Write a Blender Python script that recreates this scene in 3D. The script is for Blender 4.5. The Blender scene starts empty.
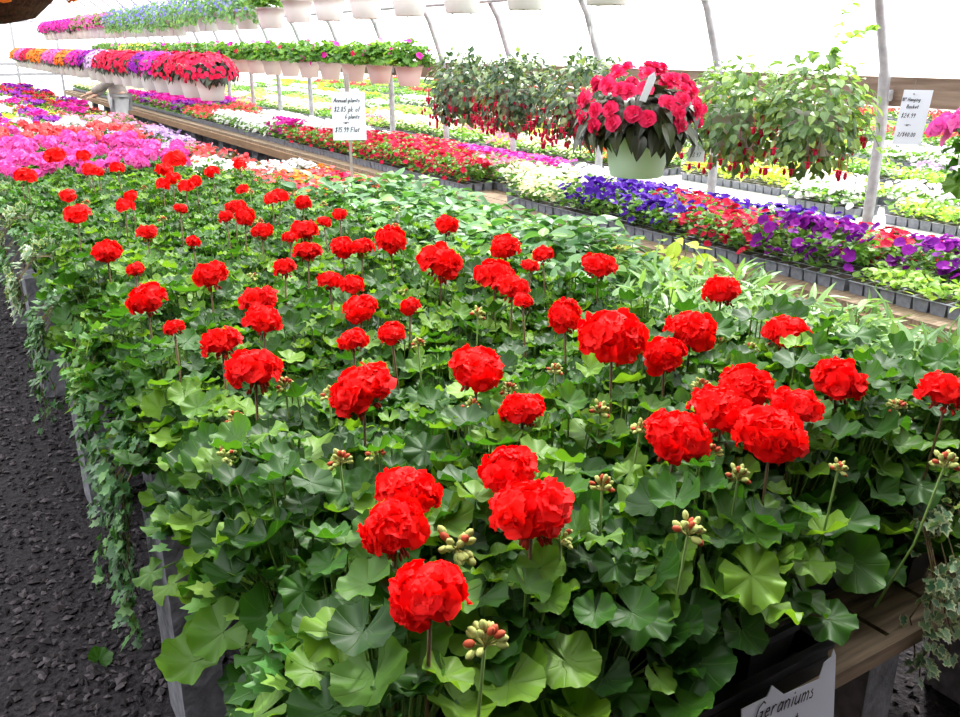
import bpy, math, random
import numpy as np
from mathutils import Vector, Matrix
R = random.Random(11)
PI = math.pi
C = bpy.context.scene.collection
sc = bpy.context.scene

# ---------------------------------------------------------------- camera model (real place, metres)
EYE = 1.65
PITCH = math.atan(313.5 / 880)
YAW = math.radians(31.8)

def ray(px, py):
    a = (px - 480) / 880; b = -(py - 358.5) / 880
    f = math.cos(PITCH) + b * math.sin(PITCH); v = -math.sin(PITCH) + b * math.cos(PITCH)
    return (a * math.cos(YAW) + f * math.sin(YAW), -a * math.sin(YAW) + f * math.cos(YAW), v)

def onz(px, py, z):
    r = ray(px, py); t = (z - EYE) / r[2]
    return r[0] * t, r[1] * t

# ---------------------------------------------------------------- object helpers
def tag(o, label=None, cat=None, group=None, kind=None):
    if label: o['label'] = label
    if cat: o['category'] = cat
    if group: o['group'] = group
    if kind: o['kind'] = kind
    return o

def thing(name, label, cat, loc=(0, 0, 0), rz=0, group=None):
    o = bpy.data.objects.new(name, None); o.empty_display_size = .05
    C.objects.link(o); o.location = loc; o.rotation_euler = (0, 0, rz)
    return tag(o, label, cat, group)

def child(name, mesh, parent, loc=(0, 0, 0), rot=(0, 0, 0), sc_=1.0):
    o = bpy.data.objects.new(name, mesh); C.objects.link(o); o.parent = parent
    o.location = loc; o.rotation_euler = rot
    o.scale = (sc_,) * 3 if not isinstance(sc_, tuple) else sc_
    return o

def kids(o): return KIDS.get(o.name, [])

ORD = ['', 'first', 'second', 'third', 'fourth', 'fifth', 'sixth', 'seventh', 'eighth', 'ninth', 'tenth', 'eleventh', 'twelfth',
       'thirteenth', 'fourteenth', 'fifteenth', 'sixteenth', 'seventeenth', 'eighteenth', 'nineteenth', 'twentieth']
def ordw(n):
    if n <= 20: return ORD[n]
    t = {2: 'twenty', 3: 'thirty', 4: 'forty'}[n // 10]
    return {2: 'twentieth', 3: 'thirtieth', 4: 'fortieth'}[n // 10] if n % 10 == 0 else t + '-' + ORD[n % 10]

# ---------------------------------------------------------------- mesh accumulator
class Acc:
    def __init__(s): s.v = []; s.f = []; s.d = []; s.m = []; s.n = 0
    def add(s, v, f, d=None, mat=0):
        v = np.asarray(v, float)
        s.v.append(v)
        s.d.append(np.zeros((len(v), 3)) if d is None else np.asarray(d, float))
        for q in f: s.f.append(tuple(i + s.n for i in q)); s.m.append(mat)
        s.n += len(v)
    def merge(s, o, M, mo=0):
        V = np.concatenate(o.v); A = np.array(M)
        V = V @ A[:3, :3].T + A[:3, 3]
        s.v.append(V); s.d.append(np.concatenate(o.d))
        s.f.extend(tuple(i + s.n for i in q) for q in o.f); s.m.extend(k + mo for k in o.m)
        s.n += len(V)
    def mesh(s, name, mats, smooth=True):
        me = bpy.data.meshes.new(name)
        V = np.concatenate(s.v)
        me.from_pydata(V.tolist(), [], s.f)
        at = me.attributes.new('d', 'FLOAT_VECTOR', 'POINT')
        at.data.foreach_set('vector', np.concatenate(s.d).ravel().astype(np.float32))
        for m in (mats if isinstance(mats, (list, tuple)) else [mats]): me.materials.append(m)
        if len(set(s.m)) > 1: me.polygons.foreach_set('material_index', s.m)
        if smooth: me.polygons.foreach_set('use_smooth', [True] * len(me.polygons))
        me.update(); return me
    def box(s, x0, x1, y0, y1, z0, z1, mat=0, taper=0):
        t = taper
        v = [(x0 + t, y0 + t, z0), (x1 - t, y0 + t, z0), (x1 - t, y1 - t, z0), (x0 + t, y1 - t, z0), (x0, y0, z1), (x1, y0, z1), (x1, y1, z1), (x0, y1, z1)]
        s.add(v, [(0, 3, 2, 1), (4, 5, 6, 7), (0, 1, 5, 4), (1, 2, 6, 5), (2, 3, 7, 6), (3, 0, 4, 7)], mat=mat)
    def tube(s, pts, rad, n=6, mat=0, d=(0, 0, 0), cap=True):
        pts = [np.array(p, float) for p in pts]
        rads = rad if isinstance(rad, (list, tuple)) else [rad] * len(pts)
        V = []; k = len(pts); up = None
        for i, p in enumerate(pts):
            t = pts[min(i + 1, k - 1)] - pts[max(i - 1, 0)]; t = t / (np.linalg.norm(t) + 1e-9)
            if up is None: up = np.array([0, 0, 1.]) if abs(t[2]) < .9 else np.array([1., 0, 0])
            a = np.cross(t, up); a /= np.linalg.norm(a) + 1e-9; b = np.cross(a, t); up = b
            for j in range(n):
                th = 2 * PI * j / n
                V.append(p + rads[i] * (math.cos(th) * a + math.sin(th) * b))
        F = [(i * n + j, i * n + (j + 1) % n, (i + 1) * n + (j + 1) % n, (i + 1) * n + j) for i in range(k - 1) for j in range(n)]
        if cap: F += [tuple(range(n - 1, -1, -1)), tuple(range((k - 1) * n, k * n))]
        s.add(V, F, [d] * len(V), mat)
    def lathe(s, prof, n=24, mat=0, cap0=True, cap1=False):
        V = [(r * math.cos(2 * PI * j / n), r * math.sin(2 * PI * j / n), z) for r, z in prof for j in range(n)]
        k = len(prof)
        F = [(i * n + j, i * n + (j + 1) % n, (i + 1) * n + (j + 1) % n, (i + 1) * n + j) for i in range(k - 1) for j in range(n)]
        if cap0: F.append(tuple(range(n - 1, -1, -1)))
        if cap1: F.append(tuple(range((k - 1) * n, k * n)))
        s.add(V, F, mat=mat)
    def ball(s, c, r, dirv=(0, 0, 1), el=1.0, n=6, d=(0, 0, 0), mat=0):
        c = np.array(c, float); z = np.array(dirv, float); z /= np.linalg.norm(z)
        s.tube([c - z * r * el, c - z * r * el * .6, c, c + z * r * el * .6, c + z * r * el], [r * .15, r * .8, r, r * .8, r * .15], n, mat, d)

def obj(name, acc, mats, parent=None, smooth=True, loc=(0, 0, 0)):
    me = acc if isinstance(acc, bpy.types.Mesh) else acc.mesh(name, mats, smooth)
    o = bpy.data.objects.new(name, me); C.objects.link(o)
    o.location = loc
    if parent: o.parent = parent
    return o

def basis(o, dirv, nrm, s=1.0, sw=1.0):
    """x along dirv, z along nrm"""
    x = np.array(dirv, float); x /= np.linalg.norm(x) + 1e-9
    z = np.array(nrm, float); z = z - x * z.dot(x); z /= np.linalg.norm(z) + 1e-9
    y = np.cross(z, x)
    M = np.eye(4); M[:3, 0] = x * s; M[:3, 1] = y * s * sw; M[:3, 2] = z * s; M[:3, 3] = o
    return M

# ---------------------------------------------------------------- leaf and petal templates : (verts, faces, data(r, ang, 0))
def blade(nl, prof, fold=.25, curl=.3, tw=0):
    V = []; D = []
    for i in range(nl + 1):
        t = i / nl; w = prof(t); zc = -curl * t * t
        for j in (-1, -.5, 0, .5, 1):
            V.append((t, w * j, zc + fold * abs(j) * w + tw * math.sin(t * 9 + j * 4) * w * abs(j))); D.append((abs(j), t, 0))
    F = [(i * 5 + j, (i + 1) * 5 + j, (i + 1) * 5 + j + 1, i * 5 + j + 1) for i in range(nl) for j in range(4)]
    return np.array(V), F, np.array(D)

def blade3(nl, prof, fold=.25, curl=.3):
    V = []; D = []
    for i in range(nl + 1):
        t = i / nl; w = prof(t); zc = -curl * t * t
        for j in (-1, 0, 1): V.append((t, w * j, zc + fold * abs(j) * w)); D.append((abs(j), t, 0))
    F = [(i * 3 + j, (i + 1) * 3 + j, (i + 1) * 3 + j + 1, i * 3 + j + 1) for i in range(nl) for j in range(2)]
    return np.array(V), F, np.array(D)

def ger_leaf(na, rings, ruf, ph, cup):
    V = [(0, 0, 0)]; D = [(0, 0, 0)]; g = .22
    for r in rings:
        for k in range(na):
            th = -PI + g + (2 * PI - 2 * g) * k / (na - 1)
            lob = .89 + .065 * abs(math.cos(3.5 * th)) ** .8 + .042 * abs(math.cos(10.5 * th)) ** .8
            lob *= 1 - .12 * math.exp(-((abs(th) - PI) / .5) ** 2)
            rr = r * (1 if r < .5 else 1 + (lob - 1) * (r - .3) / .7 * 1.0)
            z = cup * r ** 2 + ruf * r ** 3 * math.sin(7 * th + ph) + ruf * .8 * r ** 2 * math.sin(3 * th + ph * 2) + .05 * r * abs(math.sin(3.5 * th))
            V.append((rr * math.cos(th), rr * math.sin(th), z)); D.append((r, th, 0))
    F = []
    for k in range(na - 1): F.append((0, 1 + k, 2 + k))
    for i in range(len(rings) - 1):
        for k in range(na - 1):
            a = 1 + i * na + k; b = a + na
            F.append((a, b, b + 1, a + 1))
    return np.array(V, float), F, np.array(D, float)

def ivy_leaf():
    pts = [(-.22, .0), (-.42, .36), (-.02, .68), (.18, .42), (.55, .56), (.56, .27), (1.0, 0)]
    full = pts + [(x, -y) for x, y in pts[-2:0:-1]]
    V = [(.12, 0, 0)] + [(x, y, -.10 * x * x + .14 * abs(y)) for x, y in full]
    D = [(0, 0, 0)] + [(1, math.atan2(y, x), 0) for x, y in full]
    V[1] = (-.1, 0, 0); D[1] = (.3, 0, 0)
    mid = [((x * .5 + .06), y * .5, -.03 * x * x + .04 * abs(y)) for x, y in full]
    n = len(full); V += mid; D += [(.5, math.atan2(y, x), 0) for x, y in full]
    F = [(0, n + 1 + k, n + 1 + (k + 1) % n) for k in range(n)] + [(n + 1 + k, 1 + k, 1 + (k + 1) % n, n + 1 + (k + 1) % n) for k in range(n)]
    return np.array(V, float), F, np.array(D, float)

def put(acc, tpl, M, rnd, mat=0):
    V, F, D = tpl
    d = D.copy(); d[:, 2] = rnd
    acc.add(V @ M[:3, :3].T + M[:3, 3], F, d, mat)

ovate = lambda t: .36 * math.sin(PI * min(1, t) ** .75) ** .9 + .01
lance = lambda t: .10 * math.sin(PI * t ** .8) + .004
pet = lambda t: .1 + .42 * math.sin(PI * .5 * min(1, t * 1.25)) ** 1.3 * (1 if t < .8 else math.sqrt(max(0, 1 - ((t - .8) / .2) ** 2 * .75)))
pointed = lambda t: .30 * math.sin(PI * t ** .7) ** .9 + .004

GL_HI = [ger_leaf(57, (.3, .6, .85, 1), rf, ph, cp) for rf, ph, cp in ((.08, 0, .2), (.14, 1.3, .1), (.11, 2.5, .35), (.15, 4, -.05), (.10, 5, .25), (.16, .7, .4))]
GL_LO = [ger_leaf(29, (.5, .8, 1), rf, ph, cp) for rf, ph, cp in ((.14, 0, .22), (.2, 1.3, .1), (.17, 2.5, .4), (.2, 4, -.12))]
OV = [blade3(5, ovate, f, c) for f, c in ((.25, .25), (.4, .5), (.1, .1))]
OVF = [blade(7, ovate, f, c) for f, c in ((.25, .25), (.4, .5), (.15, .1))]
LA = [blade3(5, lance, .5, c) for c in (.1, .3, .5)]
PT = [blade(8, pointed, .3, c) for c in (.3, .6, .9)]
PET = [blade(4, pet, f, c, .35) for f, c in ((.15, .25), (-.2, -.2), (.3, .5))]
PET_LO = [blade3(3, pet, f, c) for f, c in ((.15, .2), (-.2, -.1))]
IV = [ivy_leaf()]

def rdir(zmin=-1, zmax=1):
    z = R.uniform(zmin, zmax); a = R.uniform(0, 2 * PI); q = math.sqrt(max(0, 1 - z * z))
    return np.array([q * math.cos(a), q * math.sin(a), z])

# ---------------------------------------------------------------- materials
def mat(name, base, rough=.6, trans=0, spec=.35, build=None, metal=0, tint=None):
    m = bpy.data.materials.new(name); m.use_nodes = True
    nt = m.node_tree; nt.nodes.clear(); N = nt.nodes.new; L = nt.links.new
    out = N('ShaderNodeOutputMaterial'); p = N('ShaderNodeBsdfPrincipled')
    p.inputs['Base Color'].default_value = (*base, 1); p.inputs['Roughness'].default_value = rough
    p.inputs['Specular IOR Level'].default_value = spec; p.inputs['Metallic'].default_value = metal
    col = None
    if build: col = build(nt, N, L, p)
    if col is not None: L(col, p.inputs['Base Color'])
    if trans > 0:
        t = N('ShaderNodeBsdfTranslucent'); mx = N('ShaderNodeMixShader'); mx.inputs[0].default_value = trans
        if col is not None:
            if tint:
                mu = N('ShaderNodeMix'); mu.data_type = 'RGBA'; mu.blend_type = 'MULTIPLY'; mu.inputs[0].default_value = 1
                L(col, mu.inputs[6]); mu.inputs[7].default_value = (*tint, 1); L(mu.outputs[2], t.inputs['Color'])
            else: L(col, t.inputs['Color'])
        else: t.inputs['Color'].default_value = (*base, 1)
        L(p.outputs[0], mx.inputs[1]); L(t.outputs[0], mx.inputs[2]); L(mx.outputs[0], out.inputs[0])
    else: L(p.outputs[0], out.inputs[0])
    return m

def mixc(nt, fac, a, b, mode='MIX'):
    m = nt.nodes.new('ShaderNodeMix'); m.data_type = 'RGBA'; m.blend_type = mode
    for i, v in ((0, fac), (6, a), (7, b)):
        if hasattr(v, 'links') or isinstance(v, bpy.types.NodeSocket): nt.links.new(v, m.inputs[i])
        elif i == 0: m.inputs[0].default_value = v
        else: m.inputs[i].default_value = (*v, 1)
    return m.outputs[2]

def mth(nt, op, a, b=None, clamp=False):
    m = nt.nodes.new('ShaderNodeMath'); m.operation = op; m.use_clamp = clamp
    for i, v in enumerate((a, b)):
        if v is None: continue
        if isinstance(v, bpy.types.NodeSocket): nt.links.new(v, m.inputs[i])
        else: m.inputs[i].default_value = v
    return m.outputs[0]

def leafmat(name, dark, mid, lite, veins=3.5, vein=None, trans=.3, rough=.42, edge=None, zone=None, tint=(1.9, 1.9, .8), spec=.4):
    def b(nt, N, L, p):
        at = N('ShaderNodeAttribute'); at.attribute_name = 'd'
        sx = N('ShaderNodeSeparateXYZ'); L(at.outputs['Vector'], sx.inputs[0])
        oi = N('ShaderNodeObjectInfo')
        r = mth(nt, 'FRACT', mth(nt, 'ADD', sx.outputs[2], mth(nt, 'MULTIPLY', oi.outputs['Random'], .37)))
        cr = N('ShaderNodeValToRGB'); L(r, cr.inputs[0])
        e = cr.color_ramp.elements; e[0].color = (*dark, 1); e[1].color = (*lite, 1); e[0].position = .1; e[1].position = .98
        k = cr.color_ramp.elements.new(.6); k.color = (*mid, 1)
        col = cr.outputs[0]
        if vein:
            if veins:
                s = mth(nt, 'ABSOLUTE', mth(nt, 'SINE', mth(nt, 'MULTIPLY', sx.outputs[1], veins)))
                s = mth(nt, 'MULTIPLY', s, mth(nt, 'ADD', sx.outputs[0], .15))
                v = mth(nt, 'SUBTRACT', 1, mth(nt, 'MULTIPLY', s, 9, ), True)
            else: v = mth(nt, 'SUBTRACT', 1, mth(nt, 'MULTIPLY', sx.outputs[0], 5), True)
            col = mixc(nt, mth(nt, 'MULTIPLY', v, .35), col, vein)
            bp = N('ShaderNodeBump'); bp.inputs['Strength'].default_value = .35; bp.inputs['Distance'].default_value = .004; bp.invert = True
            L(v, bp.inputs['Height']); L(bp.outputs[0], p.inputs['Normal'])
        if zone:
            z = mth(nt, 'SUBTRACT', 1, mth(nt, 'MULTIPLY', mth(nt, 'ABSOLUTE', mth(nt, 'SUBTRACT', sx.outputs[0], .55)), 6), True)
            col = mixc(nt, mth(nt, 'MULTIPLY', z, .5), col, zone)
        if edge:
            z = mth(nt, 'MULTIPLY', mth(nt, 'SUBTRACT', sx.outputs[0], .62), 4, True)
            col = mixc(nt, z, col, edge)
        return col
    return mat(name, mid, rough, trans, spec, b, tint=tint)

def petalmat(name, a, b_, trans=.3, center=None, rough=.6):
    def b(nt, N, L, p):
        at = N('ShaderNodeAttribute'); at.attribute_name = 'd'
        sx = N('ShaderNodeSeparateXYZ'); L(at.outputs['Vector'], sx.inputs[0])
        col = mixc(nt, sx.outputs[2], a, b_)
        if center: col = mixc(nt, mth(nt, 'SUBTRACT', 1, mth(nt, 'MULTIPLY', sx.outputs[1], 3), True), col, center)
        return col
    return mat(name, a, rough, trans, .2, b)

def noisemat(name, a, b_, scale=8, rough=.7, bump=0, stretch=(1, 1, 1), detail=6, spec=.3, metal=0, lo=.35, hi=.65):
    def b(nt, N, L, p):
        tc = N('ShaderNodeTexCoord'); mp = N('ShaderNodeMapping'); mp.inputs['Scale'].default_value = stretch
        L(tc.outputs['Object'], mp.inputs[0]); nz = N('ShaderNodeTexNoise'); nz.inputs['Scale'].default_value = scale; nz.inputs['Detail'].default_value = detail
        L(mp.outputs[0], nz.inputs[0]); cr = N('ShaderNodeValToRGB'); L(nz.outputs[0], cr.inputs[0])
        cr.color_ramp.elements[0].color = (*a, 1); cr.color_ramp.elements[1].color = (*b_, 1)
        cr.color_ramp.elements[0].position = lo; cr.color_ramp.elements[1].position = hi
        if bump:
            bp = N('ShaderNodeBump'); bp.inputs['Strength'].default_value = bump; bp.inputs['Distance'].default_value = .02
            L(nz.outputs[0], bp.inputs['Height']); L(bp.outputs[0], p.inputs['Normal'])
        return cr.outputs[0]
    return mat(name, a, rough, 0, spec, b, metal)

M = {}
M['ger'] = leafmat('geranium leaf', (.015, .058, .006), (.036, .122, .010), (.15, .28, .022), 3.5, (.11, .21, .04), .34, .52)
M['ger_new'] = leafmat('young geranium leaf', (.06, .22, .02), (.12, .33, .03), (.22, .42, .05), 3.5, (.25, .42, .1), .35, .45)
M['stem'] = mat('green stem', (.14, .24, .05), .5, .1)
M['stem_red'] = mat('reddish stem', (.13, .09, .035), .5, .1)
M['red'] = petalmat('scarlet petal', (.95, .008, .004), (.88, .0, .002), .38)
M['bud'] = petalmat('bud', (.42, .46, .14), (.50, .05, .03), .15)
M['budred'] = petalmat('red bud', (.5, .02, .012), (.22, .05, .02), .15)
M['pink'] = petalmat('pink petal', (.72, .055, .36), (.80, .20, .50), .3)
M['coral'] = petalmat('coral petal', (.84, .05, .075), (.87, .17, .16), .3)
M['white'] = petalmat('white petal', (.86, .86, .82), (.8, .78, .78), .35)
M['crim'] = petalmat('crimson petal', (.62, .005, .05), (.75, .02, .10), .3)
M['fuch'] = petalmat('magenta petal', (.62, .01, .30), (.74, .04, .42), .3)
M['purp'] = petalmat('purple petal', (.15, .005, .26), (.36, .015, .42), .3)
M['blue'] = petalmat('violet blue petal', (.045, .008, .28), (.12, .02, .45), .3)
M['lav'] = petalmat('lavender petal', (.58, .40, .75), (.72, .5, .74), .3)
M['yel'] = petalmat('yellow petal', (.86, .72, .08), (.88, .82, .3), .35)
M['cream'] = petalmat('cream petal', (.88, .86, .5), (.9, .88, .72), .35, (.75, .6, .08))
M['orange'] = petalmat('orange petal', (.9, .16, .015), (.9, .3, .04), .3)
M['rose'] = petalmat('rose petal', (.78, .012, .10), (.86, .05, .17), .3)
M['redpet'] = petalmat('red petunia petal', (.52, .003, .035), (.74, .02, .08), .3)
M['pinkw'] = petalmat('pink striped petal', (.85, .4, .52), (.8, .2, .36), .3)
M['lobel'] = petalmat('pale blue petal', (.16, .16, .55), (.3, .28, .65), .3)
M['g_mid'] = leafmat('bedding leaf', (.05, .14, .02), (.10, .24, .03), (.2, .36, .06), 0, (.2, .34, .09), .3, .5)
M['g_lite'] = leafmat('pale seedling leaf', (.14, .28, .04), (.24, .40, .07), (.36, .5, .13), 0, (.4, .5, .2), .35, .5)
M['g_lime'] = leafmat('lime leaf', (.28, .40, .03), (.42, .52, .05), (.52, .6, .1), 0, (.5, .6, .2), .35, .5)
M['g_blue'] = leafmat('ovate leaf', (.05, .15, .05), (.10, .24, .075), (.22, .40, .09), 0, (.2, .34, .13), .28, .38, spec=.55)  # tone lightened to carry the stronger light from the open side
M['g_lance'] = leafmat('grey green narrow leaf', (.13, .25, .09), (.20, .34, .13), (.32, .46, .2), 0, (.28, .38, .2), .25, .4, spec=.5)  # side sunlight and haze put into the colour as a paler green
M['g_bronze'] = leafmat('bronze leaf', (.04, .03, .018), (.10, .05, .03), (.12, .14, .04), 0, (.16, .08, .05), .2, .35)
M['g_dark'] = leafmat('dark begonia leaf', (.012, .018, .010), (.03, .032, .018), (.05, .07, .025), 0, (.08, .07, .05), .15, .35, spec=.5)
M['fuch_dark'] = leafmat('dark fuchsia leaf', (.02, .055, .025), (.05, .10, .045), (.26, .34, .16), 0, (.2, .3, .12), .22, .4, spec=.5)
M['fuch_leaf'] = leafmat('fuchsia leaf', (.06, .12, .04), (.13, .23, .075), (.30, .42, .12), 0, (.2, .3, .12), .28, .4, spec=.5)
M['ivy'] = leafmat('ivy leaf', (.03, .09, .03), (.05, .15, .04), (.10, .22, .05), 3, (.10, .2, .08), .2, .4)
M['ivy_lite'] = leafmat('bright ivy leaf', (.06, .19, .035), (.12, .28, .04), (.26, .40, .08), 3, (.26, .38, .15), .3, .4)
M['ivy_var'] = leafmat('variegated ivy leaf', (.05, .13, .06), (.09, .19, .09), (.17, .28, .14), 3, (.2, .3, .18), .2, .4, edge=(.34, .38, .22))
M['black'] = mat('black plastic pot', (.012, .012, .014), .35, spec=.5)
M['cell'] = noisemat('grey plastic cell', (.15, .16, .2), (.21, .22, .26), 40, .45)
M['soil'] = noisemat('potting soil', (.018, .012, .008), (.05, .035, .025), 90, .95, .5)
M['potw'] = mat('white plastic pot', (.72, .70, .70), .4, .12)
M['potg'] = mat('pale green plastic pot', (.58, .70, .60), .4, .12)
M['potp'] = mat('pale pink plastic pot', (.74, .56, .56), .4, .15)
M['coco'] = noisemat('coco liner', (.04, .014, .008), (.11, .04, .022), 60, .95, .8)
M['wire'] = mat('hanger wire', (.3, .3, .3), .4, metal=.6)
M['wood'] = noisemat('bench plank', (.16, .11, .075), (.30, .22, .15), 6, .8, .25, (1, 12, 6))
M['ply'] = noisemat('plywood edge board', (.22, .125, .07), (.31, .19, .11), 5, .75, .15, (6, .6, 6))
M['plywet'] = noisemat('tan side board', (.55, .42, .3), (.66, .52, .4), 5, .8, .15, (6, .6, 6))
M['blueb'] = noisemat('blue painted board', (.10, .24, .36), (.16, .32, .44), 6, .7)
M['whiteb'] = noisemat('bleached bench board', (.7, .68, .64), (.8, .78, .75), 5, .8)
M['hip'] = noisemat('brown hip board', (.17, .115, .085), (.25, .18, .14), 6, .8, .2, (8, .7, 8))
M['steel'] = noisemat('galvanised pipe', (.33, .33, .36), (.46, .46, .5), 20, .45, 0, metal=.35)
M['postw'] = noisemat('weathered post', (.28, .23, .21), (.4, .35, .33), 12, .8)
M['block'] = noisemat('grey concrete', (.13, .13, .15), (.22, .22, .25), 30, .9, .5)
M['card'] = mat('white card', (.80, .82, .9), .7, .25)
M['cardn'] = mat('white paper card', (.72, .75, .9), .7, .1)
M['ink'] = mat('black marker ink', (.02, .02, .03), .6)
M['yelwood'] = noisemat('raw lumber', (.42, .25, .09), (.55, .36, .16), 8, .7, .1, (1, 8, 8))
# gravel floor
M['floor'] = noisemat('dark crushed stone floor', (.007, .005, .007), (.028, .023, .027), 55, .95, .9, detail=10)
def rockb(nt, N, L, p):
    at = N('ShaderNodeAttribute'); at.attribute_name = 'd'
    sx = N('ShaderNodeSeparateXYZ'); L(at.outputs['Vector'], sx.inputs[0])
    return mixc(nt, sx.outputs[2], (.013, .010, .012), (.085, .072, .080))
M['rock'] = mat('crushed stone', (.04, .03, .04), .85, 0, .25, rockb)
M['outground'] = noisemat('pale gravel yard', (.5, .48, .43), (.62, .6, .55), 4, .95)
# film
def film(name, t, tc):
    m = bpy.data.materials.new(name); m.use_nodes = True; nt = m.node_tree; nt.nodes.clear(); N = nt.nodes.new; L = nt.links.new
    out = N('ShaderNodeOutputMaterial'); tr = N('ShaderNodeBsdfTransparent'); tr.inputs[0].default_value = (*tc, 1)
    tl = N('ShaderNodeBsdfTranslucent'); tl.inputs[0].default_value = (.85, .87, .88, 1)
    mx = N('ShaderNodeMixShader'); mx.inputs[0].default_value = t
    L(tl.outputs[0], mx.inputs[1]); L(tr.outputs[0], mx.inputs[2]); L(mx.outputs[0], out.inputs[0]); return m
M['film'] = film('greenhouse film', .42, (.96, .98, 1))
M['endfilm'] = film('end wall film', .5, (.72, .86, .80))

# ---------------------------------------------------------------- setting
def struct(name, acc, m, smooth=False):
    o = obj(name, acc, m, smooth=smooth); o['kind'] = 'structure'; return o

a = Acc(); a.add([(-6, -5, 0), (4.9, -5, 0), (4.9, 27, 0), (-6, 27, 0)], [(0, 1, 2, 3)]); struct('floor', a, M['floor'])
a = Acc(); a.add([(4.9, -12, -.01), (90, -12, -.01), (90, 90, -.01), (4.9, 90, -.01)], [(0, 1, 2, 3)])
a.add([(-60, 27, -.01), (4.9, 27, -.01), (4.9, 90, -.01), (-60, 90, -.01)], [(0, 1, 2, 3)]); struct('ground', a, M['outground'])

XC, WH, ZB, BH = .35, 4.2, 1.2, 2.4
def hoop(y, x0=None, n=22):
    return [(XC + WH * math.cos(PI * k / n), y, ZB + BH * math.sin(PI * k / n)) for k in range(n + 1)]
# film roof: one translucent sheet over the hoops
a = Acc(); n = 28; V = []
ys = np.linspace(0.1, 26.0, 3)
for y in ys:
    for k in range(n + 1):
        th = .12 + (PI - .24) * k / n
        V.append((XC + (WH + .03) * math.cos(th), y, ZB + (BH + .03) * math.sin(th)))
a.add(V, [(i * (n + 1) + j, i * (n + 1) + j + 1, (i + 1) * (n + 1) + j + 1, (i + 1) * (n + 1) + j) for i in range(2) for j in range(n)])
struct('ceiling', a, M['film'], True)
# unseen near roof, left and near end walls: solid wood boards to dim foreground
a = Acc(); V = []
for y in (-3.6, 0.1):
    for k in range(n + 1):
        th = .12 + (PI - .24) * k / n; V.append((XC + (WH + .03) * math.cos(th), y, ZB + (BH + .03) * math.sin(th)))
a.add(V, [(j, j + 1, n + 2 + j, n + 1 + j) for j in range(n)]); struct('shade_roof', a, M['hip'], True)  # opaque near bay added to shade the foreground plants
a = Acc(); a.box(-3.90, -3.86, -3.6, 26, 0, 1.5); struct('wall_left', a, M['hip'])  # made solid to cut light from the left and keep the path dark
def endwall(y, nm, m):
    a = Acc(); h = hoop(y); V = [(XC + WH, y, 0)] + h + [(XC - WH, y, 0)]
    a.add(V, [tuple(range(len(V)))]); struct(nm, a, m)
endwall(26.05, 'wall_far', M['endfilm'])
endwall(-3.65, 'wall_near', M['hip'])
a = Acc()
for x in (-2.6, -1.3, 0, 1.3, 2.4, 3.4): a.box(x - .03, x + .03, 25.94, 26.0, 0, ZB + BH * math.sqrt(1 - ((x - XC) / WH) ** 2) - .05)
for z in (.95, 1.2, 2.2): a.box(-3.6, 4.3, 25.93, 25.97, z - .035, z + .035)
struct('trim_1', a, M['steel'])
# hip boards
a = Acc(); a.box(4.6, 4.64, -3.6, 26, 1.33, 1.485)
struct('trim_2', a, M['hip'])
a = Acc(); a.box(-3.93, -3.89, -3.6, 26, 1.33, 1.485); struct('trim_3', a, M['hip'])

# hoops, each a steel bow standing on its ground posts
sp = 1.22; y0 = .683 * 4.55
ks = list(range(-5, 19))
for i, k in enumerate(ks):
    y = y0 + k * sp
    a = Acc()
    pts = [(XC + WH, y, 0), (XC + WH, y, .6), (XC + WH, y, ZB - .05)] + hoop(y) + [(XC - WH, y, ZB - .05), (XC - WH, y, 0)]
    a.tube(pts, .03, 10)
    o = obj('greenhouse_hoop', a, M['steel'])
    n_ = k + 1
    lab = ('galvanised steel hoop leaning over the second bench, ' + ordw(n_) + ' visible from the sunny end') if n_ > 0 else 'galvanised steel hoop of the greenhouse frame, near the sign end'
    tag(o, lab, 'greenhouse frame', 'steel hoops of the greenhouse' if n_ > 0 else 'steel hoops behind the viewer')
    if k >= 0:
        c = Acc(); c.lathe([(.034, 1.36), (.038, 1.37), (.038, 1.41), (.034, 1.42)], 10, cap0=False)
        child('clamp', c.mesh('clamp', M['steel']), o, (XC + WH, y, 0))
# purlins
for x, z, nm in ((2.32, 2.62, 'above the nearer basket row'), (3.08, 2.55, 'above the high basket row'), (4.25, 2.0, 'above the basket row by the side'), (.4, 2.9, 'above the gravel path')):
    a = Acc(); a.tube([(x, -3.5, z), (x, 25.9, z)], .018, 8)
    tag(obj('basket_rail', a, M['steel']), 'long steel basket rail running lengthwise ' + nm, 'rail')

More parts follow.
